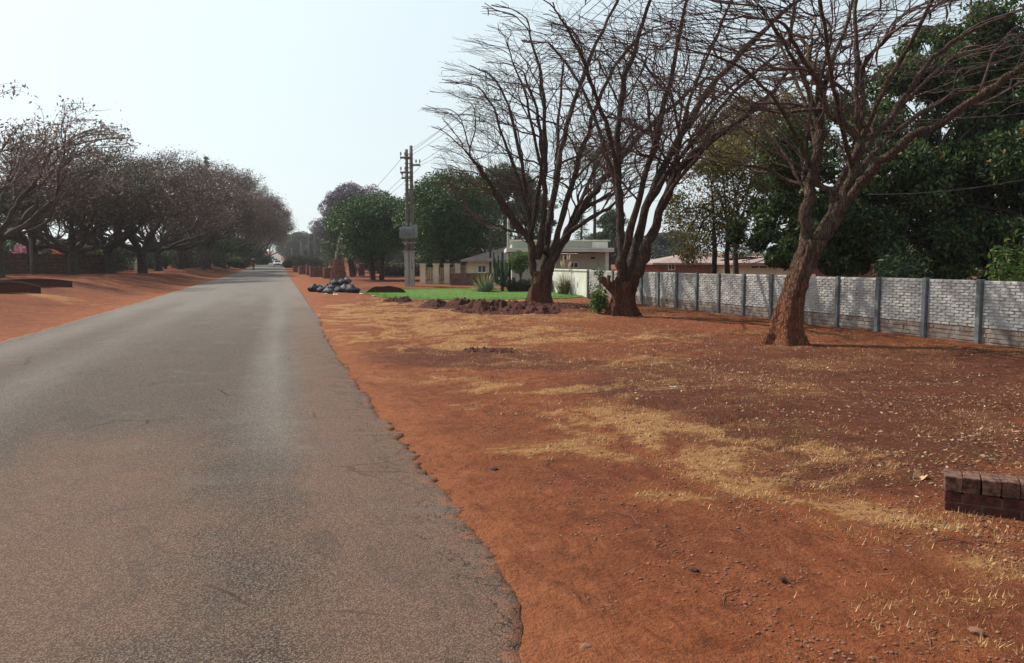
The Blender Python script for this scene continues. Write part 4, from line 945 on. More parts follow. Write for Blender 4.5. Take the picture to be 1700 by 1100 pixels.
# ------------------------------------------------------------------ dug soil mounds (things) and curled leaf
def mound(px, py, wpx, hpx, dep, label, seed, nl=90, nw=44, group='heaps of dug dark red soil'):
    p, z = at(px, py); rg = np.random.default_rng(seed); L = wpx/F*z; H = hpx/F*z
    u, v = np.meshgrid(np.linspace(-1, 1, nl), np.linspace(-1, 1, nw), indexing='ij')
    xx = u*L/2; yy = v*dep/2; prof = np.clip(1-(np.abs(u)**2.4+np.abs(v)**2), 0, 1)
    n1 = fbm(xx*1.7+seed, yy*1.7, 4, seed); n2 = fbm(xx*6, yy*6+seed, 3, seed+1)
    n3 = fbm(xx*15, yy*15+seed, 3, seed+2); zz = prof**.6*H*(.05+1.7*np.clip(n1-.28, 0, 1))+prof**.35*((n2-.5)*.30*(.4+H)+(n3-.5)*.16)-.035
    zz = np.where(prof <= 0, -.12, zz)
    c, s = math.cos(-YAW), math.sin(-YAW); X2 = xx*c-yy*s; Y2 = xx*s+yy*c
    Zg = gz(X2+p.x, Y2+p.y)-p.z
    I = np.arange(nl*nw).reshape(nl, nw); Q = np.stack([I[:-1, :-1], I[1:, :-1], I[1:, 1:], I[:-1, 1:]], -1).reshape(-1, 4)
    o = raw_mesh('soil_mound', np.stack([X2.ravel(), Y2.ravel(), (zz+Zg).ravel()], 1), Q, 4, M['fresh_soil'], smooth=False); o.location = p
    tag(o, label, 'soil mound', group)
mound(745, 511, 105, 21, 2.4, 'small heap of dug soil at the left end, by the crumpled white bag', 3)
mound(840, 517, 190, 24, 3.4, 'widest heap of dug red soil between the lawn and the open verge', 4, 150, 70)
mound(905, 512, 120, 15, 2.0, 'heap of dug soil round the foot of the farthest bare tree', 5)
mound(660, 500, 50, 12, 1.5, 'thin dark heap of soil below the left part of the lawn', 6)
mound(985, 510, 60, 9, 1.6, 'low lump of soil between the farthest and the middle bare tree', 7)
mound(812, 583, 100, 12, 1.1, 'low dark ridge of soil in the dry grass nearer the road', 8, 90, 34)
p, z = at(1525, 797)
mb = MB(); n = 9
for i in range(n+1):
    for j in range(7):
        u = i/n*2-1; v = j/6*2-1; wq = (1-u*u)**.6; mb.v.append(Vector((u*.055, v*.035*wq, .028*abs(v)**1.5*wq+.008+.012*math.sin(u*3)+.006*(j % 2))))
for i in range(n):
    for j in range(6): mb.face([i*7+j, (i+1)*7+j, (i+1)*7+j+1, i*7+j+1])
M['leafbig'] = simple('dry_tan_leaf', (.62, .36, .19), .8, .3, 30)
o = mb.build('fallen_leaf', M['leafbig'], smooth=True); o.location = p; o.scale = (1.25, 1.25, 1.4); o.rotation_euler = (.25, .0, .3); tag(o, 'large curled tan leaf on the ground left of the low brick wall', 'leaf')

# ------------------------------------------------------------------ utility poles
def insul(mb, p, h=.18): mb.tube([p, p+Vector((0, 0, h*.35)), p+Vector((0, 0, h*.4)), p+Vector((0, 0, h*.7)), p+Vector((0, 0, h))], [.02, .02, .055, .06, .03], 8)
Zp = 56; bp = G(680, Zp); tp = thing('utility_pole', bp, 'tall twin utility pole with crossarms, insulators and a grey transformer', 'utility pole', rz=-YAW)
def hp(py): return W(680, py, Zp).z-bp.z
sx = Zp/F
for nm, dx, w_, top in (('concrete_stub', -4.5*sx, .30, 418), ('concrete_stub', 4.5*sx-.02, .34, 418)):
    mb = MB(); mb.box((dx, 0, hp(top)/2-.1), (w_, .34, hp(top)+.2)); mb.build(nm, M['conc_pole'], tp, bevel=.02)
for dx, top, r in ((-2.5*sx-.02, 250, .13), (4.5*sx, 244, .14)):
    mb = MB(); mb.tube([(dx, -.02, 1.2), (dx, 0, hp(top))], [r*1.15, r*.8], 10); mb.build('pole', M['wood'], tp, smooth=True)
for x0, x1, y in ((667, 686, 264), (682, 700, 276), (667, 686, 288), (669, 684, 297)):
    mb = MB(); mb.box((((x0+x1)/2-680)*sx, -.18, hp(y)), ((x1-x0)*sx, .10, .13)); ca = mb.build('crossarm', M['wood'], tp)
    xs_ = (x0+1, x0+8) if x0 < 675 else (x1-1, x1-7)
    for x in xs_:
        mb = MB(); insul(mb, Vector(((x-680)*sx, -.18, hp(y)+.065)), .34); mb.build('insulator', M['steel'], ca)
mb = MB(); mb.box((0, 0, 0), (.95, .6, .75)); 
for i in range(7): mb.box((-.38+i*.127, -.34, -.02), (.03, .09, .6))
tr_ = mb.build('transformer', M['steel'], tp, bevel=.02); tr_.location = ((672.5-680)*sx+.2, -.42, hp(386.5))
for q in (-.28, 0, .28):
    mb = MB(); insul(mb, Vector((q, 0, .36)), .34); mb.build('insulator', M['steel'], tr_)
mb = MB(); mb.box((0, 0, 0), (.42, .35, .9)); o = mb.build('fuse_box', M['steel'], tp, bevel=.02); o.location = (9.5*sx, -.3, hp(384))
for y in (377, 396, 403, 417):
    mb = MB(); mb.box((0, -.2, hp(y)), (1.0, .08, .08)); mb.build('bracket', M['steel'], tp)
for i in range(14):
    mb = MB(); mb.box((.04, -.14, hp(350)+i*.3), (.62, .05, .05)); mb.build('rung', M['wood'], tp)
def simple_pole(px, Z, top, label, arms, r=.12, group='utility poles far down the right side', lamp=False):
    b = G(px, Z); h = W(px, top, Z).z-b.z; t = thing('utility_pole', b, label, 'utility pole', group)
    mb = MB(); mb.tube([(0, 0, -.3), (0, 0, h)], [r*1.3, r], 8); mb.build('pole', M['wood'], t, smooth=True)
    for dz, L in arms:
        mb = MB(); mb.box((0, -.1, h-dz), (L, .1, .13)); ca = mb.build('crossarm', M['wood'], t)
        for q in (-.45, 0, .45): mb = MB(); insul(mb, Vector((q*L, -.1, h-dz+.06)), .3); mb.build('insulator', M['steel'], ca)
    return b, h
simple_pole(551, 118, 352, 'distant pole with two crossarms just left of the jacaranda', [(.5, 2.2), (1.6, 1.8)], .15)
simple_pole(523, 185, 389, 'distant pole, taller right one of the close pair', [(.8, 2.0)], .15)
simple_pole(513.5, 200, 389, 'distant pole, left one of the close pair', [(.8, 1.6)], .14)
simple_pole(500, 230, 400, 'distant pole with a wide crossarm, left of the close pair', [(.3, 3.0), (.7, 2.0)], .17)
simple_pole(485, 300, 411, 'farthest pole, nearest the end of the road', [(.4, 2.2)], .18)
simple_pole(53, 62, 396, 'dark pole standing before the brown wall at left', [], .12, None)
b = G(844, 52); t = thing('lamp_post', b, 'pale grey post standing in the garden before the pink-roofed house', 'post'); h = W(844, 358, 52).z-b.z
mb = MB(); mb.tube([(0, 0, -.2), (0, 0, h)], [.10, .08], 10); mb.build('pole', M['conc_pole'], t, smooth=True); mb = MB(); mb.box((0, 0, h+.03), (.2, .2, .06)); mb.build('cap', M['steel'], t)
b = G(814, 60); t = thing('lamp_post', b, 'dark thin post left of the pale grey garden post', 'post'); h = W(814, 372, 60).z-b.z
mb = MB(); mb.tube([(0, 0, -.2), (0, 0, h)], [.09, .07], 8); mb.build('pole', M['bark_dark'], t, smooth=True); mb = MB(); mb.box((0, -.05, h-.2), (.5, .06, .06)); mb.build('bracket', M['bark_dark'], t)
# leaning street lamp
b = G(556, 80); t = thing('street_lamp', b, 'leaning pale street lamp with a drooping arm above the brick pillar', 'street lamp')
def lw_(px, py): return W(px, py, 80)-b
mb = MB(); mb.tube([lw_(556, 456), lw_(559, 420), lw_(567, 385), lw_(575, 370)], [.13, .12, .10, .09], 8); mb.build('pole', M['conc_pole'], t, smooth=True)
mb = MB(); mb.tube([lw_(583, 366), lw_(575, 369), lw_(568, 360), lw_(563, 355)], [.05, .07, .06, .05], 6); mb.build('arm', M['steel'], t, smooth=True)
mb = MB(); c = lw_(580, 367); mb.box(c, (.75, .22, .16), ry=.35, taper=.7); mb.build('lamp_head', M['steel'], t, bevel=.02)
# wooden stakes
def stake(x, y, top, r, lb):
    p, z = at(x, y); h = W(x, top, z).z-p.z; mb = MB(); mb.tube([(0, 0, -.1), (.01, 0, h*.5), (0, .01, h)], [r, r, r*.9], 7); o = mb.build('wooden_post', M['bark_dark'], None, smooth=True); o.location = p; tag(o, lb, 'post')
stake(1050, 515, 440, .07, 'dark wooden post just right of the middle bare tree')
stake(1040, 505, 460, .035, 'thin dark stake behind the middle bare tree')
# overhead wires
def wire(A, B, sag, lb, r=.011, group='overhead wires along the verge'):
    n = 40; P = [A.lerp(B, i/n)-Vector((0, 0, sag*4*(i/n)*(1-i/n))) for i in range(n+1)]; mb = MB(); mb.tube(P, r, 5); o = mb.build('overhead_wire', M['wire']); tag(o, lb, 'wire', group)
for px, py, x2, z2, lb in ((667, 262, 8.0, 9.6, 'upper left wire rising from the twin pole over the bare trees'), (674, 262, 8.9, 9.6, 'second wire from the twin pole, just right of the upper left one'),
        (667, 286, 8.0, 8.6, 'lower left wire rising from the twin pole'), (700, 273, 10.3, 9.3, 'rightmost wire rising from the twin pole'), (686, 245, 9.4, 10.4, 'topmost wire rising from the tip of the twin pole')):
    wire(W(px, py, Zp-.3), Vector((x2, -3, z2)), .7, lb)
Pf = W(551, 356, 118)
for i, (px, py, lb) in enumerate(((667, 262, 'left wire running down from the twin pole to the distant pole'), (674, 288, 'lower wire running down from the twin pole to the distant pole'), (699, 275, 'right wire running down to the distant pole'))):
    wire(W(px, py, Zp-.1), Pf+Vector((-.8+.8*i, 0, 0)), 1.3, lb, .014)
for i, (pa, pb) in enumerate((((1090, 303), (1300, 296)), ((1085, 333), (1300, 330)), ((1095, 357), (1300, 352)), ((1095, 368), (1300, 364)), ((1090, 376), (1300, 373)))):
    wire(W(*pa, 60), W(*pb, 45), .1, 'thin service wire behind the middle bare tree, %s from the top' % ('first', 'second', 'third', 'fourth', 'fifth')[i], .014, 'service wires behind the middle tree')
wire(W(1440, 322, 21), W(1760, 285, 18), .15, 'pale service wire crossing before the dark broad-leaved tree', .009, None)

# ------------------------------------------------------------------ houses
def window(t, x, y, z, w_, h, face='y'):
    f = MB(); b = .07
    for dx, dz, ww, hh in ((0, h/2, w_+2*b, b), (0, -h/2, w_+2*b, b), (-w_/2-b/2, 0, b, h-b), (w_/2+b/2, 0, b, h-b), (0, 0, .05, h-b)): f.box((dx, 0, dz), (ww, .09, hh))
    o = f.build('window', M['white'], t); o.location = (x, y, z)
    g = MB(); g.box((0, .03, 0), (w_, .03, h)); g.build('pane', M['glass'], o)
def house_flat():
    Z = 52; b = G(950, Z); t = thing('white_house', b, 'white house with a flat roof, parapet and wide eave behind the plastered wall', 'house', rz=-YAW*.9); s = Z/F
    X_ = lambda px: (px-950)*s
    H = lambda py: W(950, py, Z).z-b.z
    mb = MB(); mb.box(((X_(850)+X_(1008))/2, 3.2, H(421)/2-.1), (X_(1008)-X_(850), 6, H(421)+.2)); mb.build('wall', M['grey_wall'], t)
    mb = MB(); mb.box(((X_(840)+X_(1016))/2, 2.9, (H(418)+H(411.5))/2), (X_(1016)-X_(840), 7.6, H(411.5)-H(418))); mb.build('eave', M['white'], t)
    mb = MB(); y0_ = H(411.5)+.004; mb.box(((X_(850)+X_(1010))/2, 3.2, (y0_+H(400))/2), (X_(1010)-X_(850), 5.6, H(400)-y0_)); mb.build('parapet', M['grey_wall'], t)
    mb = MB(); mb.box(((X_(846)+X_(1014))/2, 3.2, H(400)+.05), (X_(1014)-X_(846), 5.9, .09)); mb.build('parapet_coping', M['white'], t)
    mb = MB(); mb.box((X_(997), .33, (y0_+H(400.5))/2), (X_(1010)-X_(984), .15, H(401)-y0_)); mb.build('parapet_block', M['white'], t)
    mb = MB(); n = 34
    for i in range(n): mb.box((X_(842)+(X_(1014)-X_(842))*i/(n-1), -.93, H(411.5)-.05), (.11, .06, .10))
    mb.build('fascia_ribs', M['white'], t)
    mb = MB(); mb.box((X_(1006), -.45, H(418)/2), (.22, .22, H(418))); mb.build('porch_column', M['white'], t)
    window(t, X_(953), .17, H(440), 13*s, 9*s); window(t, X_(917), .17, H(440), 10*s, 9*s)
    for px in (938, 985):
        mb = MB(); mb.box((X_(px), .17, H(428)), (.26, .05, .12)); mb.build('air_vent', M['dark'], t)
house_flat()
def house_hip(px, Z, x0, x1, eave, ridge, depth, roof, wall_, label, group=None, wins=(), rz=-YAW, over=.5, gable=False, rs=.28):
    b = G(px, Z); t = thing('house', b, label, 'house', group, rz); s = Z/F; X_ = lambda p: (p-px)*s; H = lambda p: W(px, p, Z).z-b.z
    xa, xb = X_(x0), X_(x1); he, hr = H(eave), H(ridge)
    mb = MB(); mb.box(((xa+xb)/2, depth/2, he/2-.1), (xb-xa, depth, he+.2)); mb.build('wall', M[wall_], t)
    mb = MB(); o_ = over; k = depth*rs if not gable else 0
    v = [(xa-o_, -o_, he), (xb+o_, -o_, he), (xb+o_, depth+o_, he), (xa-o_, depth+o_, he), (xa+k*1.6, depth/2, hr), (xb-k*1.6, depth/2, hr)]
    mb.v = [Vector(q) for q in v]+[Vector((q[0], q[1], q[2]-.14)) for q in v[:4]]
    for q in ((0, 1, 5, 4), (1, 2, 5), (2, 3, 4, 5), (3, 0, 4), (0, 6, 7, 1), (1, 7, 8, 2), (2, 8, 9, 3), (3, 9, 6, 0), (6, 9, 8, 7)): mb.face(q)
    # sheet ribs
    n = int((xb-xa)/.45)
    for i in range(1, n):
        x = xa+(xb-xa)*i/n; f = min(1, (x-xa+o_)/(k*1.6+o_+.01), (xb+o_-x)/(k*1.6+o_+.01)); y1 = -o_+(depth/2+o_)*f; z1 = he+(hr-he)*f
        mb.tube([(x, -o_, he+.02), (x, y1, z1+.02)], .018, 4)
    mb.build('roof', M[roof], t)
    for wx, wy, ww, wh in wins: window(t, X_(wx), -.03, H(wy), ww*s, wh*s)
    return t
house_hip(830, 60, 776, 905, 431, 406.5, 7, 'pink_roof', 'cream', 'cream house with a low pinkish roof behind the garden plants', wins=[(860, 445, 14, 14), (800, 446, 12, 12)])
house_hip(780, 64, 752, 815, 437, 417, 6, 'brown_roof', 'cream', 'small house with a dark brown roof left of the pink-roofed one', wins=[(795, 447, 10, 8)])
house_hip(1150, 62, 1092, 1232, 436, 417, 8, 'pink_roof', 'brick2', 'long house with a pale pink hipped roof behind the precast wall', 'pink-roofed houses beyond the precast wall', wins=[(1115, 443, 9, 9)])
house_hip(1078, 78, 1052, 1106, 437, 429, 7, 'pink_roof', 'brick2', 'small pink-roofed house just right of the middle bare tree', 'pink-roofed houses beyond the precast wall', wins=[(1078, 443, 8, 7)])
house_hip(1285, 56, 1225, 1345, 436, 424, 8, 'pink_roof', 'cream', 'cream house with a low pink roof left of the leaning trunk', 'pink-roofed houses beyond the precast wall', wins=[(1260, 443, 26, 5)])
house_hip(1400, 60, 1355, 1450, 437, 427, 8, 'pink_roof', 'brick2', 'pink-roofed house seen right of the leaning trunk under the dark leaves', 'pink-roofed houses beyond the precast wall')
house_hip(40, 84, -30, 110, 412, 394, 8, 'pink_roof', 'brick2', 'pinkish roofed house behind the brown wall at far left')
# gate and columns
b = G(755, 61); t = thing('fence', b, 'cream wall of columns and brown railings left of the garden', 'fence', rz=-YAW); s = 61/F
H = lambda p: W(755, p, 61).z-b.z
for px in (702, 724, 742, 760, 778):
    mb = MB(); mb.box(((px-755)*s, 0, H(440)/2), (.42, .42, H(440)+.1)); mb.box(((px-755)*s, 0, H(440)+.09), (.52, .52, .08)); mb.build('column', M['cream'], t)
for x0, x1 in ((702, 724), (724, 742), (742, 760), (760, 778)):
    mb = MB(); mb.box((((x0+x1)/2-755)*s, .25, H(444)/2), ((x1-x0)*s-.5, .12, H(444))); mb.build('infill_wall', M['cream'], t)
    mb = MB()
    n = 5
    for i in range(n): mb.box((((x0+(x1-x0)*(i+1)/(n+1))-755)*s, -.05, H(452)/2+.25), (.03, .03, H(448)-.2))
    mb.box((((x0+x1)/2-755)*s, -.05, H(446)), ((x1-x0)*s-.45, .04, .05)); mb.box((((x0+x1)/2-755)*s, -.05, .3), ((x1-x0)*s-.45, .04, .05))
    mb.build('railing', M['brown_roof'], t)
b = G(787, 56); t = thing('garden_wall', b, 'low dark wall left of the spiky yellow plant', 'wall', rz=-YAW)
mb = MB(); mb.box((0, 0, .4), (3.4, .25, .9)); mb.build('wall', M['brown_conc'], t); mb = MB(); mb.box((0, 0, .885), (3.5, .33, .06)); mb.build('coping', M['mortar'], t)

# ------------------------------------------------------------------ lawn
cs = [at(x, y)[0] for x, y in ((600, 486), (650, 480.5), (760, 480), (880, 484), (960, 487), (975, 492), (930, 496), (860, 497), (760, 498), (660, 496), (615, 491))]
cx_ = sum(p.x for p in cs)/len(cs); cy_ = sum(p.y for p in cs)/len(cs)
mb = MB(); ring = []
m_ = len(cs)
for i in range(m_*5):
    k, f = divmod(i, 5); f /= 5; p = cs[k].lerp(cs[(k+1) % m_], f); s_ = 1+rr.uniform(-.035, .035); ring.append((cx_+(p.x-cx_)*s_, cy_+(p.y-cy_)*s_))
V = []; nr = 14; nn = len(ring)
for j in range(nr):
    f = (j+.02)/(nr-1) if j else .02
    for x, y in ring: X_, Y_ = cx_+(x-cx_)*f, cy_+(y-cy_)*f; V.append((X_, Y_, gzf(X_, Y_)+.045*(1-f**8)+.03))
I = np.arange(nr*nn).reshape(nr, nn); J = np.roll(I, -1, 1); Q = np.stack([I[:-1], I[1:], J[1:], J[:-1]], -1).reshape(-1, 4)
o = raw_mesh('lawn', V, Q, 4, M['lawn_base'], smooth=True); tag(o, kind='structure')
def in_poly(x, y, P):
    c = np.zeros(len(x), bool); j = len(P)-1
    for i in range(len(P)):
        xi, yi = P[i]; xj, yj = P[j]
        c ^= ((yi > y) != (yj > y)) & (x < (xj-xi)*(y-yi)/(yj-yi+1e-12)+xi); j = i
    return c
def blades(name, X, Y, Zb, h, w_, mat, label, cat, lean=.6, rg=rng, kind='stuff'):
    n = len(X); a = rg.uniform(0, 6.283, n); l = rg.uniform(.4, 1.3, n)*h; t = rg.uniform(.1, 1, n)*lean
    dx = np.cos(a)*l*np.sin(t); dy = np.sin(a)*l*np.sin(t); dz = l*np.cos(t); ww = w_*rg.uniform(.6, 1.3, n)
    px_, py_ = -np.sin(a)*ww, np.cos(a)*ww
    B = np.stack([X, Y, Zb-.004], 1)
    V = np.stack([B+np.stack([px_, py_, 0*px_], 1), B-np.stack([px_, py_, 0*px_], 1), B+np.stack([dx, dy, dz], 1)], 1).reshape(-1, 3)
    o = raw_mesh(name, V, np.arange(3*n), 3, mat, attrs={'v': np.repeat(rg.random(n), 3)}); tag(o, label, cat, kind=kind); return o
x = rng.uniform(min(p[0] for p in ring), max(p[0] for p in ring), 60000); y = rng.uniform(min(p[1] for p in ring), max(p[1] for p in ring), 60000)
k = in_poly(x, y, ring); x, y = x[k], y[k]
blades('lawn_grass', x, y, gz(x, y)+.05, .06, .012, M['lawn'], 'bright green mown grass of the small lawn', 'grass', .9)
# ------------------------------------------------------------------ shrubs and garden plants
def shrub(name, px, Z, top, wpx, mat, label, cat, base=None, n=2600, size=.12, seed=0, group=None, aspect=.45, flat=1.0, bottom=.0, depth=None, gapt=.36):
    rg = np.random.default_rng(900+seed); b = G(px, Z) if base is None else at(px, base)[0]
    if base is not None: Z = -(CM.inverted() @ (b-Vector((0, 0, EYE)))).z
    h = W(px, top, Z).z-b.z; wd = wpx/F*Z; t = thing(name, b, label, cat, group, rg.uniform(0, .4)-YAW)
    cl = []; m_ = max(7, int(10*wd/max(h, .5)))
    for i in range(m_):
        r = h*rg.uniform(.22, .4); cl.append((rg.uniform(-.5, .5)*max(.01, wd-r*1.6), rg.uniform(-.5, .5)*(depth or wd*.6), rg.uniform(bottom+.2, .78)*h, r*1.1, r, r))
    th = Tubes()
    for c in cl: th.add([(c[0]*.2, c[1]*.2, -.1), (c[0]*.6, c[1]*.6, c[2]*.5), c[:3]], [.03, .022, .01], 4)
    th.build('stems', M['bark_dark'], t)
    C = clump_points(rg, cl, 1, gapt=0)
    C = clump_points(rg, cl, n/max(1, len(C))*1.25, gapt=gapt, gapf=2.2, shell=.35); C[:, 2] = np.abs(C[:, 2])
    leaves('foliage', C, size, mat, t, aspect, .2, rg); return t
HG = 'shrubs behind the left avenue'
for i, a in enumerate([(215, 92, 402, 60, 'lf_mid', 'green shrub with pale leaves right of the brown wall'), (255, 100, 410, 55, 'lf_dark', 'dark shrub behind the trunks past the brown wall'),
        (292, 108, 408, 60, 'lf_olive', 'olive shrub below the dense brown avenue trees'), (335, 120, 412, 60, 'lf_mid', 'mid-green hedge left of the low blue-green trees'),
        (372, 132, 418, 50, 'lf_dark', 'dark hedge under the low blue-green tree'), (400, 150, 420, 40, 'lf_olive', 'olive hedge just left of the walking person'),
        (430, 200, 424, 30, 'lf_dark', 'dark hedge right behind the walking person'), (440, 260, 424, 26, 'lf_blue', 'hazy hedge beside the far left edge of the road'),
        (90, 74, 385, 60, 'lf_mid', 'green shrub showing above the brown wall'), (185, 82, 392, 60, 'lf_olive', 'olive shrub above the right end of the brown wall'), (10, 76, 395, 50, 'lf_dark', 'dark shrub above the brown wall at the left edge'),
        (130, 86, 380, 70, 'lf_mid', 'tall green shrub behind the orange blossom'), (165, 73, 408, 26, 'lf_fresh', 'yellow-green shrub above the brown wall')]):
    shrub('shrub', a[0], a[1], a[2], a[3]*1.2, M[a[4]], a[5], 'shrub', seed=i, n=3000, size=.24, group=HG)
M['fl_dull'] = leafmat('dull_pink_blossom', (.08, .05, .045), (.26, .16, .15), None, .2)
shrub('flowering_shrub', 48, 72, 396, 46, M['fl_pink'], 'pink flowering shrub above the brown wall', 'shrub', seed=40, n=1800, size=.16)
shrub('flowering_shrub', 104, 70, 406, 26, M['fl_orange'], 'orange flowering shrub on top of the brown wall', 'shrub', seed=41, n=900, size=.14)
shrub('flowering_shrub', 340, 104, 412, 50, M['fl_dull'], 'pale pinkish blossoming shrub left of the low blue-green trees', 'shrub', seed=42, n=1100, size=.16)
shrub('flowering_shrub', 215, 88, 425, 50, M['fl_white'], 'low shrub with whitish flowers right of the brown wall', 'shrub', seed=43, n=420, size=.14)
for i, a in enumerate([(620, 112, 424, 60, 'lf_olive', 'olive hedge behind the reddish piers'), (665, 95, 438, 60, 'lf_rust', 'rusty bush under the round tree left of the twin poles'), (474, 330, 416, 14, 'lf_blue', 'hazy hedge at the right side of the rising far road'), (482, 160, 430, 20, 'lf_olive', 'dry green bush at the near right edge of the far road'),
        (498, 190, 424, 40, 'lf_mid', 'long green hedge behind the far poles'), (530, 150, 424, 60, 'lf_olive', 'olive hedge behind the stacks of bricks'), (565, 140, 410, 60, 'lf_mid', 'green hedge behind the leaning lamp'),
        (700, 100, 430, 90, 'lf_dark', 'dark hedge behind the cream columns'), (805, 76, 372, 44, 'lf_rust', 'rust-brown bushy tree above the dark-roofed house')]):
    shrub('shrub', a[0], a[1], a[2], a[3]*1.15, M[a[4]], a[5], 'shrub', seed=60+i, n=2600, size=.22, group='shrubs right of the road')
for i, a in enumerate([(1070, 100, 398, 60, 'lf_blue'), (1110, 110, 404, 60, 'lf_blue'), (1160, 95, 404, 70, 'lf_mid'), (1240, 90, 400, 80, 'lf_mid'), (1310, 85, 396, 80, 'lf_dark'), (1390, 76, 380, 110, 'lf_dark'), (1480, 62, 380, 110, 'lf_dark'),
        (1570, 52, 380, 110, 'lf_dark'), (1660, 46, 370, 120, 'lf_dark'), (1750, 42, 370, 120, 'lf_dark')]):
    shrub('hedge', a[0], a[1], a[2], a[3]*1.2, M[a[4]], ['bluish hedge just right of the middle bare tree', 'bluish hedge above the small pink roof', 'green hedge behind the yellowing tree', 'green hedge behind the brown-crowned tree', 'dark hedge left of the leaning trunk', 'dark hedge right of the leaning trunk',
        'dark hedge under the huge broad-leaved tree, left part', 'dark hedge under the huge broad-leaved tree, middle part', 'dark hedge under the huge broad-leaved tree, right part', 'dark hedge at the right edge beyond the wall'][i], 'hedge', seed=80+i, n=3400, size=.24, group='hedges beyond the precast wall')
shrub('shrub', 1700, 19, 400, 40, M['lf_fresh'], 'yellow-green leafy shrub over the wall at the right edge', 'shrub', seed=95, n=420, size=.15)
shrub('shrub', 1490, 22, 420, 70, M['lf_mid'], 'light green shrub leaning over the wall under the dark tree', 'shrub', seed=96, n=500, size=.22, aspect=.25)
shrub('shrub', 905, 44, 462, 40, M['lf_yellow'], 'low yellowish bush before the white house', 'shrub', base=486, seed=97, n=1400, size=.09)
shrub('shrub', 866, 46, 462, 50, M['lf_olive'], 'low olive bush left of the farthest bare tree', 'shrub', base=485, seed=98, n=1500, size=.10)
shrub('sapling', 995, 24, 472, 36, M['lf_fresh'], 'fresh green sapling growing at the foot of the middle bare tree', 'plant', base=521, seed=99, n=620, size=.085, aspect=.6)
sp_ = thing('sprouts', W(996, 460, 24.6), 'tuft of new green shoots on the sawn-off stub', 'plant'); rs_ = np.random.default_rng(6)
leaves('foliage', rs_.normal(0, .09, (90, 3))+np.array([0, 0, .13]), .09, M['lf_fresh'], sp_, .5, .1, rs_)
th_ = Tubes(); [th_.add([(0, 0, 0), tuple(rs_.normal(0, .07, 3)+np.array([0, 0, .2]))], [.008, .004], 4) for _ in range(7)]; th_.build('stems', M['bark_dark'], sp_)
put(E1, 1860, 40, 120, 12.5, 1.4, 2, 'green tree beyond the wall, outside the right edge of the picture', 'tree', 'green trees behind the houses')
put(D1, 2050, 34, 220, 7.4, 1.2, 3, 'round dark tree beyond the wall, far outside the right edge', 'tree', 'round evergreen trees by the lawn')
# small round-headed tree
TT = leafy_proto(26, 1.1, 2.6, .95, 22, 700, .12, M['lf_fresh'], 'small_tree', .07, gapt=.3, limbn=8); register(TT)
put(TT, 865, 47, 414, 2.45, .85, 0, 'small green round-headed tree before the pink-roofed house', 'tree')
def rosette(px, py, top, mat, n, label, cat, name, wd=.05, tilt=(0, 75), seed=0):
    p, Z = at(px, py); L = W(px, top, Z).z-p.z; rg = np.random.default_rng(seed); mb = MB()
    for i in range(n):
        a = rg.uniform(0, 6.28); t = R(rg.uniform(*tilt)); l = L*rg.uniform(.75, 1.05); d = Vector((math.cos(a)*math.sin(t), math.sin(a)*math.sin(t), math.cos(t))); s_ = Vector((-math.sin(a), math.cos(a), 0)); b = len(mb.v); o_ = Vector((math.cos(a), math.sin(a), 0))*.06
        for f, w_ in ((0, .7), (.35, 1.0), (.7, .7), (1, .04)):
            c = o_+d*l*f-Vector((0, 0, .12*l*f*f*math.sin(t))); up = d.cross(s_)
            mb.v += [c+s_*wd*w_, c+up*wd*.35*w_, c-s_*wd*w_, c-up*wd*.2*w_]
        for k in range(3):
            for j in range(4): mb.face([b+k*4+j, b+k*4+(j+1) % 4, b+(k+1)*4+(j+1) % 4, b+(k+1)*4+j])
    o = mb.build(name, mat); at_ = o.data.attributes.new('v', 'FLOAT', 'POINT'); at_.data.foreach_set('value', np.repeat(rg.random(n), 16).astype(np.float32))
    o.location = p; tag(o, label, cat); return o
rosette(803, 485, 447, M['lf_spiky'], 90, 'spiky yellow-striped rosette plant at the back edge of the lawn', 'plant', 'yucca', .035, (5, 88), 1)
rosette(809, 486, 460, M['lf_agave'], 34, 'blue-grey agave in front of the yellow spiky plant', 'agave', 'agave', .075, (5, 70), 2)
# tall dark green euphorbia
p, Zc = at(834, 485); t = thing('euphorbia', p, 'tall dark green candelabra euphorbia beside the agave', 'plant'); rg_ = np.random.default_rng(5)
M['euph'] = simple('euphorbia_stem', (.035, .075, .035), .7, .4, 6)
hh = W(834, 418, Zc).z-p.z; mb = MB(); mb.tube([(0, 0, -.1), (0, 0, hh)], [.10, .07], 6)
for i in range(16):
    a = rg_.uniform(0, 6.28); r = rg_.uniform(.2, .5); z0_ = rg_.uniform(.1, .5)*hh; mb.tube([(0, 0, z0_), (math.cos(a)*r*.8, math.sin(a)*r*.8, z0_+.12), (math.cos(a)*r, math.sin(a)*r, z0_+.4), (math.cos(a)*r*1.05, math.sin(a)*r*1.05, min(hh, z0_+hh*rg_.uniform(.35, .6)))], [.06, .07, .07, .04], 6)
mb.build('stems', M['euph'], t)
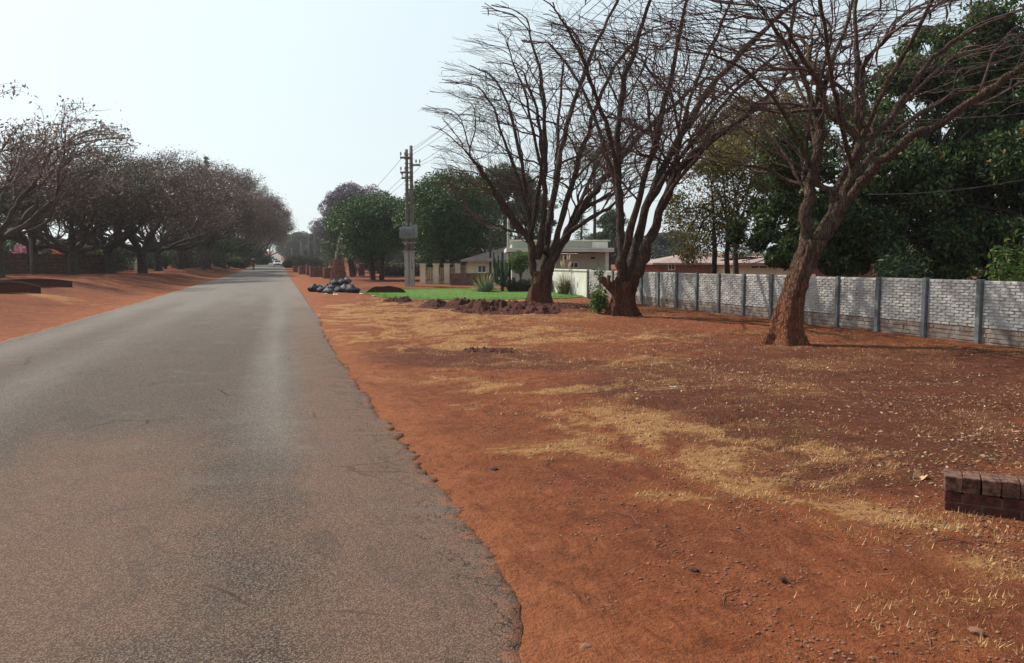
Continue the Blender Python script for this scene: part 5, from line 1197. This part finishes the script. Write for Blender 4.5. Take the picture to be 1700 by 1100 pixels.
# pampas grass
p, Zc = at(936, 490); t = thing('pampas_grass', p, 'tall dry grass clump with pale plumes before the white plastered wall', 'grass clump'); mb = MB()
for i in range(260):
    a = rg_.uniform(0, 6.28); l = rg_.uniform(.5, 1.25); t_ = rg_.uniform(.05, .75); dx, dy = math.cos(a), math.sin(a); r0 = rg_.uniform(0, .25)
    mb.tube([(dx*r0, dy*r0, 0), (dx*(r0+l*.4*math.sin(t_)), dy*(r0+l*.4*math.sin(t_)), l*.6), (dx*(r0+l*math.sin(t_)), dy*(r0+l*math.sin(t_)), l*math.cos(t_))], [.010, .008, .002], 3, False)
M['drygreen'] = simple('dry_reed', (.26, .22, .10), .9, .5, 5)
M['plume'] = simple('pale_plume', (.62, .48, .38), .95, .3, 9)
mb.build('blades', M['drygreen'], t); 
for i in range(11):
    a = rg_.uniform(0, 6.28); r = rg_.uniform(.1, .55); h = rg_.uniform(1.35, 1.85); mb = MB(); mb.tube([(0, 0, .2), (math.cos(a)*r*.5, math.sin(a)*r*.5, h*.6), (math.cos(a)*r, math.sin(a)*r, h)], [.01, .008, .006], 4)
    mb.tube([(math.cos(a)*r, math.sin(a)*r, h-.03), (math.cos(a)*r*1.05, math.sin(a)*r*1.05, h+.12), (math.cos(a)*r*1.15, math.sin(a)*r*1.15, h+.34)], [.015, .05, .012], 6); mb.build('plume', M['plume'], t)
# palm behind the farthest bare tree
b = G(985, 62); t = thing('palm_tree', b, 'palm with a shaggy drooping crown showing behind the crossing limbs', 'palm'); h = W(985, 268, 62).z-b.z
mb = MB(); mb.tube([(0, 0, -.2), (.1, 0, h*.5), (0, 0, h)], [.16, .13, .12], 8); mb.build('trunk', M['bark_dark'], t, smooth=True)
rg_ = np.random.default_rng(77)
for k in range(34):
    a = k*2.4; el = rg_.uniform(-.5, 1.25); L = rg_.uniform(2.3, 3.3); P = []; d = Vector((math.cos(a)*math.cos(el), math.sin(a)*math.cos(el), math.sin(el))); q = Vector((0, 0, h))
    for i in range(8): P.append(q.copy()); q = q+d*L/7; d.z -= .17; d.normalize()
    mb = MB(); mb.tube(P, [.03]*7+[.008], 3, False)
    for i in range(1, 8):
        for f in (0, .33, .66):
            c = P[i-1].lerp(P[i], f); dd_ = (P[i]-P[i-1]).normalized(); s_ = dd_.cross(Vector((0, 0, 1))).normalized(); l = .62*(1-abs(i/7-.45))
            for sg in (-1, 1):
                b0 = len(mb.v); e_ = c+s_*sg*l+dd_*.25-Vector((0, 0, .22)); mb.v += [c-dd_*.022, c+dd_*.022, e_]; mb.face([b0, b0+1, b0+2])
    o = mb.build('frond', M['lf_dark'], t)
    at_ = o.data.attributes.new('v', 'FLOAT', 'POINT'); at_.data.foreach_set('value', np.full(len(o.data.vertices), .35+.3*rg_.random(), np.float32))

# ------------------------------------------------------------------ walking person
def person():
    p, Z = at(421, 449.5); Z = min(Z, 150); t_h = 1.72
    root = thing('person', p, 'person in rust-brown clothes walking on the left road edge, load on head', 'person', rz=.15)
    J = {'pelvis': (0, 0, .93), 'waist': (0, 0, 1.08), 'chest': (0, .01, 1.30), 'neck': (0, 0, 1.47), 'head': (0, -.02, 1.56), 'crown': (0, -.01, 1.68),
         'hipL': (-.09, 0, .88), 'kneeL': (-.10, -.12, .50), 'ankL': (-.10, -.13, .09), 'toeL': (-.10, -.29, .04), 'hipR': (.09, 0, .88), 'kneeR': (.10, .03, .49), 'ankR': (.10, .22, .12), 'toeR': (.10, .09, .04),
         'shL': (-.18, 0, 1.42), 'elL': (-.30, .03, 1.18), 'wrL': (-.26, -.10, .95), 'haL': (-.25, -.14, .87), 'shR': (.18, 0, 1.42), 'elR': (.34, -.02, 1.56), 'wrR': (.20, -.04, 1.74), 'haR': (.13, -.04, 1.80)}
    rad = {'pelvis': .13, 'waist': .12, 'chest': .135, 'neck': .055, 'head': .085, 'crown': .07, 'hipL': .085, 'kneeL': .055, 'ankL': .036, 'toeL': .028, 'shL': .06, 'elL': .042, 'wrL': .028, 'haL': .03}
    E = [('pelvis', 'waist'), ('waist', 'chest'), ('chest', 'neck'), ('neck', 'head'), ('head', 'crown')]
    for s in 'LR': E += [('pelvis', 'hip'+s), ('hip'+s, 'knee'+s), ('knee'+s, 'ank'+s), ('ank'+s, 'toe'+s), ('chest', 'sh'+s), ('sh'+s, 'el'+s), ('el'+s, 'wr'+s), ('wr'+s, 'ha'+s)]
    def skin(nm, keys, edges, mat, add=0.0):
        ks = [k for k in J if k in keys]; me = bpy.data.meshes.new(nm); me.from_pydata([J[k] for k in ks], [(ks.index(a), ks.index(b)) for a, b in edges if a in ks and b in ks], []); me.materials.append(mat)
        o = link(bpy.data.objects.new(nm, me), root); o.modifiers.new('skin', 'SKIN'); s = o.modifiers.new('sub', 'SUBSURF'); s.levels = s.render_levels = 2
        for i, k in enumerate(ks):
            r = rad.get(k, rad.get(k[:-1]+'L', .05))+add; me.skin_vertices[0].data[i].radius = (r, r)
        me.skin_vertices[0].data[0].use_root = True; return o
    sk = simple('skin', (.10, .05, .03), .6); cl = simple('rust_cloth', (.16, .045, .03), .9); tr_ = simple('dark_trousers', (.07, .03, .025), .9)
    skin('body', set(J), E, sk)
    skin('shirt', {'waist', 'pelvis', 'chest', 'shL', 'shR', 'elL', 'elR'}, E, cl, .016)
    skin('trousers', {'pelvis', 'hipL', 'hipR', 'kneeL', 'kneeR', 'ankL', 'ankR'}, E, tr_, .018)
    mb = MB(); mb.tube([(0, 0, 1.66), (0, 0, 1.70), (0, -.005, 1.765)], [.088, .088, .04], 10); mb.build('hair', M['dark'], root, smooth=True)
    for s, (x, y, z) in (('L', (-.25, -.14, .87)), ('R', (.13, -.04, 1.80))):
        hm = MB()
        for i in range(4): dz = -.09 if s == 'L' else .06; hm.tube([(x+(i-1.5)*.018, y, z), (x+(i-1.5)*.02, y-.02, z+dz*.55), (x+(i-1.5)*.02, y-.03, z+dz*(1 if i in (1, 2) else .85))], [.010, .009, .007], 5)
        hm.tube([(x-.03, y, z), (x-.05, y-.03, z+(-.03 if s == 'L' else .03))], [.011, .008], 5); hm.build('fingers', sk, root, smooth=True)
    for x, y, z in ((-.10, -.13, .03), (.10, .25, .03)):
        mb = MB(); mb.box((x, y-.06, z+.02), (.09, .26, .08), taper=.8); mb.build('shoe', M['bag_white'], root, bevel=.02)
    b = thing('sack', p+Vector((0, 0, 1.77)), 'greenish-white bundle carried on the walking person\'s head', 'bundle')
    o = bpy.data.objects.new('sack_body', BG['bag_grey'][0]); link(o, b); o.scale = (.62, .5, .45); o.location = (0, 0, .10)
    mb = knot('bag_grey'); k_ = mb.build('knot', M['bag_white'], b, smooth=True); k_.scale = (.5, .5, .5); k_.location = (0, 0, .1)
person()

# ------------------------------------------------------------------ cars
def car(px, py, Zc, col, label, rz=math.pi, group='cars far down the road'):
    b = G(px, Zc, .09); t = thing('car', b, label, 'car', group, rz)
    paint = simple('car_paint_'+label[:5], col, .35, .1, 1, spec=.6)
    prof = [(-2.1, .32), (-2.15, .62), (-2.05, .80), (-1.25, .92), (-.55, 1.40), (.75, 1.42), (1.55, .98), (2.05, .92), (2.12, .6), (2.05, .32)]
    mb = MB(); n = len(prof)
    for i, (x, ins) in enumerate(((-.84, .06), (-.80, .0), (.80, .0), (.84, .06))): pass
    for x, k_ in ((-.85, 0), (.85, 0)):
        for y, z in prof: mb.v.append(Vector((x*(1 if z < 1 else .80), y, z)))
    mb.face(list(range(n))[::-1]); mb.face([n+i for i in range(n)])
    for i in range(n): j = (i+1) % n; mb.face([i, j, n+j, n+i])
    mb.build('body', paint, t, bevel=.05)
    for nm, pts, mat in (('windscreen', [(-.62, -1.16, .97), (.62, -1.16, .97), (.56, -.60, 1.36), (-.56, -.60, 1.36)], 'glass'), ('rear_window', [(-.6, 1.47, 1.03), (.6, 1.47, 1.03), (.55, .82, 1.38), (-.55, .82, 1.38)], 'glass')):
        m_ = MB(); nrm_ = Vector((0, -.6 if pts[0][1] < 0 else .55, .8)).normalized()*.03; m_.v = [Vector(q)+nrm_*.6 for q in pts]+[Vector(q)-nrm_*.4 for q in pts]
        for q in ((0, 1, 2, 3), (7, 6, 5, 4), (0, 4, 5, 1), (1, 5, 6, 2), (2, 6, 7, 3), (3, 7, 4, 0)): m_.face(q)
        m_.build(nm, M[mat], t)
    for s in (-1, 1):
        m_ = MB(); m_.prism([(-1.0, .96), (-.5, 1.33), (.7, 1.35), (1.3, 1.0)], s*.80-.03, s*.80+.03, 'x'); m_.build('side_window', M['glass'], t)
        m_ = MB(); m_.box((s*.62, -2.10, .68), (.36, .08, .16)); m_.build('headlight', M['bag_white'], t, bevel=.02)
        m_ = MB(); m_.box((s*.66, 2.09, .72), (.3, .07, .16)); m_.build('tail_light', M['brick'], t)
        m_ = MB(); m_.box((s*.98, -.85, 1.0), (.16, .08, .12)); m_.build('mirror', paint, t)
        for y in (-1.32, 1.30):
            e = MB(); e.tube([(-.09, 0, 0), (.09, 0, 0)], .31, 16); w_ = e.build('wheel', M['dark'], t, smooth=False); w_.location = (s*.78, y, .31)
            e = MB(); e.tube([(-.1, 0, 0), (.1, 0, 0)], .18, 12); e.build('rim', M['steel'], w_)
    m_ = MB(); m_.box((0, -2.13, .45), (1.5, .1, .2)); m_.build('bumper', M['dark'], t)
    m_ = MB(); m_.box((0, -2.12, .68), (.8, .06, .14)); m_.build('grille', M['dark'], t)
car(461, 442, 165, (.75, .77, .80), 'white car coming up the far road, nearest of the three', 0)
car(456.5, 437, 250, (.05, .055, .06), 'dark car just behind the white one on the far road', 0)
car(453, 425, 470, (.10, .09, .09), 'tiny dark car farthest away on the rise', 0)

# ------------------------------------------------------------------ ground litter
def scat(n, x0, x1, y0, y1, pw=2.0):
    u = rng.random(n); Yv = y0*(y1/y0)**u if y0 > 0 else rng.uniform(y0, y1, n); Xv = rng.uniform(x0, x1, n); return Xv, Yv
def gsurf(X, Y):
    s_, d_ = masks(X, Y); z = gz(X, Y); nr_ = (1-sstep(25, 60, Y))
    z = z+nr_*((fbm(X*2.2, Y*2.2, 4, 2)-.5)*.07*sstep(1.2, 3.5, X)+(fbm(X*6, Y*6, 3, 8)-.5)*.022)+nr_*s_*fbm(X*7, Y*7, 2, 14)*.03
    return z, s_, d_
X_, Y_ = scat(620000, 1.15, 15, 2.2, 34); z_, s_, d_ = gsurf(X_, Y_)
cl_ = fbm(X_*5, Y_*5, 3, 77)
k = rng.random(len(X_)) < np.clip((s_-.10)*1.3, 0.0, 1)*np.clip((cl_-.34)*4.2, 0.02, 1)*sstep(1.0, 1.8, X_-1.0)
X_, Y_, z_ = X_[k], Y_[k], z_[k]; print('straw', k.sum())
blades('dry_grass', X_, Y_, z_, .042*(1+0*X_), .0019*(1+Y_/9), M['straw'], 'short dry straw grass matted over the red soil', 'dry grass', 1.62)
def flat_leaves(name, X, Y, Z_, size, mat, label, cat):
    n = len(X); a = rng.uniform(0, 6.28, n); s = size*rng.uniform(.5, 1.4, n); c, sn = np.cos(a), np.sin(a); B = np.stack([X, Y, Z_+.004], 1)
    d = np.stack([c*s, sn*s, rng.normal(0, .3, n)*s], 1); e = np.stack([-sn*s*.45, c*s*.45, rng.normal(0, .35, n)*s], 1)
    V = np.stack([B-d, B+e, B+d+np.array([0, 0, .3])*s[:, None], B-e], 1); V[:, :, 2] = np.maximum(V[:, :, 2], Z_[:, None]+.001)
    o = raw_mesh(name, V.reshape(-1, 3), np.arange(4*n), 4, mat, attrs={'v': np.repeat(rng.random(n), 4)}); tag(o, label, cat, kind='stuff'); return o
X_, Y_ = scat(80000, 2.5, 14.3, 3, 30); z_, s_, d_ = gsurf(X_, Y_); cl_ = fbm(X_*1.6, Y_*1.6, 3, 88)
k = rng.random(len(X_)) < np.clip((cl_-.38)*3, .02, 1)*sstep(2.5, 6.5, X_)
flat_leaves('leaf_litter', X_[k], Y_[k], z_[k], .017, M['dry_leaf'], 'small dry leaves scattered over the dark soil under the trees', 'leaf litter')
# pebbles: low polyhedra
def pebbles(name, X, Y, Z_, size, mat, label, cat, flat=.6):
    ph = (1+5**.5)/2; ico = np.array([(-1, ph, 0), (1, ph, 0), (-1, -ph, 0), (1, -ph, 0), (0, -1, ph), (0, 1, ph), (0, -1, -ph), (0, 1, -ph), (ph, 0, -1), (ph, 0, 1), (-ph, 0, -1), (-ph, 0, 1)])/1.9
    fc = np.array([(0, 11, 5), (0, 5, 1), (0, 1, 7), (0, 7, 10), (0, 10, 11), (1, 5, 9), (5, 11, 4), (11, 10, 2), (10, 7, 6), (7, 1, 8), (3, 9, 4), (3, 4, 2), (3, 2, 6), (3, 6, 8), (3, 8, 9), (4, 9, 5), (2, 4, 11), (6, 2, 10), (8, 6, 7), (9, 8, 1)])
    n = len(X); s = size*rng.uniform(.4, 1.0, n)**1.5; V = ico[None]*(1+rng.normal(0, .16, (n, 12, 3))); a = rng.uniform(0, 6.28, n); c, sn = np.cos(a)[:, None], np.sin(a)[:, None]
    V = V*np.stack([np.ones(n)*1.2, rng.uniform(.6, 1, n), np.full(n, flat)], 1)[:, None]; x = V[..., 0]*c-V[..., 1]*sn; y = V[..., 0]*sn+V[..., 1]*c
    V = np.stack([x, y, V[..., 2]], -1)*s[:, None, None]+np.stack([X, Y, Z_+s*.15], 1)[:, None]
    Fc = (fc[None]+np.arange(n)[:, None, None]*12).reshape(-1, 3)
    o = raw_mesh(name, V.reshape(-1, 3), Fc, 3, mat); tag(o, label, cat, kind='stuff'); return o
X_, Y_ = scat(26000, 1.2, 10, 2.3, 16); z_, s_, d_ = gsurf(X_, Y_); cl_ = fbm(X_*2.4, Y_*2.4, 3, 99); k = (rng.random(len(X_)) < np.clip((cl_-.40)*4, .03, 1))
pebbles('gravel', X_[k], Y_[k], z_[k], .013, M['stone'], 'loose pebbles strewn over the bare red soil beside the road', 'gravel')
# broken asphalt crumbs along the right edge
Y_ = 2.5*(26/2.5)**rng.random(1500); cl_ = fbm(Y_*1.3, Y_*0, 3, 44); Y_ = Y_[rng.random(1500) < np.clip((cl_-.42)*5, .06, 1)]; X_ = xright(Y_)+np.abs(rng.normal(0, .06, len(Y_)))-.03
pebbles('asphalt_crumbs', X_, Y_, gz(X_, Y_)+.004, .010, simple('crumb', (.09, .052, .040), .95, .4, 30), 'dark crumbs of broken asphalt along the ragged road edge', 'rubble', .5)
M['stone_dark'] = simple('dark_stone', (.07, .035, .025), .9, .5, 20)
import bmesh
for i, (px, py, r, mat, lb) in enumerate([(973, 1078, .030, 'stone', 'largest tan stone near the bottom edge of the picture'), (820, 781, .036, 'stone_dark', 'dark flat stone lying on the bare soil near the road'), (1152, 947, .022, 'stone_dark', 'dark stone lying beside small pebbles right of centre'),
        (911, 980, .016, 'stone', 'pale round pebble alone left of the tan stones'), (1300, 962, .020, 'stone_dark', 'dark pebble before the patch of pale straw'), (1620, 1050, .028, 'stone', 'reddish stone near the bottom right corner')]):
    p, z = at(px, py); bm = bmesh.new(); bmesh.ops.create_icosphere(bm, subdivisions=3, radius=1)
    for v in bm.verts: v.co *= 1+mnoise.noise(v.co*1.3+Vector((i*5, 0, 0)))*.35; v.co.z *= .55
    me = bpy.data.meshes.new('stone'); bm.to_mesh(me); bm.free(); me.materials.append(M[mat]); o = link(bpy.data.objects.new('stone', me)); o.scale = (r*1.2, r, r); o.location = p+Vector((0, 0, r*.25)); o.rotation_euler.z = i; tag(o, lb, 'stone')
# sticks
mb = MB()
for i in range(520):
    x = rng.uniform(2, 14); y = 2.6*(30/2.6)**rng.random(); z = float(gsurf(np.array([x]), np.array([y]))[0][0])+.006; a = rng.uniform(0, 6.28); l = rng.uniform(.04, .28)
    mb.tube([(x, y, z), (x+math.cos(a)*l*.5, y+math.sin(a)*l*.5, z+.012), (x+math.cos(a+.3)*l, y+math.sin(a+.3)*l, z)], [.003, .0028, .0015], 3, False)
o = mb.build('fallen_twigs', M['bark_twig']); tag(o, 'thin fallen twigs scattered under the bare trees', 'twigs', kind='stuff')
# soft weeds and grass tufts
def tuft(px, py, n, h, mat, label, spread=.18, cat='grass tuft', w_=.0022, lean=1.4, group=None):
    if mat == M['straw']: h *= .7
    p, z = at(px, py); X = rng.normal(0, spread, n)+p.x; Y = rng.normal(0, spread*.8, n)+p.y; zz_ = gz(X, Y)
    o = blades('grass_tuft', X-p.x, Y-p.y, zz_-p.z, h, w_, mat, label, cat, lean)
    o.location = p
    if group: o['group'] = group
for i, a in enumerate([(1000, 650, 260, .06, 'lf_olive', 'flat grey-green weed patch left of the leafy soil'), (1235, 700, 320, .07, 'lf_olive', 'grey-green weeds in the middle of the verge'), (1300, 725, 300, .07, 'lf_fresh', 'green weeds right of the bright straw patch'),
        (1380, 752, 240, .06, 'lf_olive', 'dull green weeds before the low brick wall'), (1630, 762, 160, .10, 'lf_fresh', 'yellow-green tuft behind the low brick wall'), (850, 722, 220, .03, 'lf_olive', 'dark flat weed patch in the straw near the road'),
        (640, 572, 240, .08, 'lf_olive', 'low green tuft near the road edge in the middle distance'), (880, 530, 260, .12, 'lf_olive', 'olive tuft in front of the widest soil heap'), (1590, 862, 420, .07, 'straw', 'pale straw tuft at the foot of the low brick wall'),
        (1540, 858, 420, .05, 'straw', 'straw tuft left of the low brick wall'), (1650, 880, 420, .06, 'straw', 'straw tuft in front of the low brick wall'), (1680, 950, 500, .05, 'straw', 'broad straw patch at the right edge')]):
    tuft(a[0], a[1], a[2], a[3], M[a[4]], a[5], spread=.16 if i > 7 else .3, group='tufts of grass and weeds on the verge')
# ------------------------------------------------------------------ dusty air
mb = MB(); mb.box((150, 830, 24), (1900, 1900, 62)); hz = mb.build('haze', None)
hz.location = (0, 0, 0)
hm = bpy.data.materials.new('haze'); hm.use_nodes = True; hn = hm.node_tree
for n_ in list(hn.nodes):
    if n_.type != 'OUTPUT_MATERIAL': hn.nodes.remove(n_)
pv = hn.nodes.new('ShaderNodeVolumePrincipled'); pv.inputs['Color'].default_value = (.93, .96, 1, 1); pv.inputs['Density'].default_value = .00028; pv.inputs['Anisotropy'].default_value = .3
hn.links.new(pv.outputs[0], [n_ for n_ in hn.nodes if n_.type == 'OUTPUT_MATERIAL'][0].inputs['Volume'])
hz.data.materials.clear(); hz.data.materials.append(hm); tag(hz, 'thin dusty haze over the road and trees', 'haze', kind='stuff')
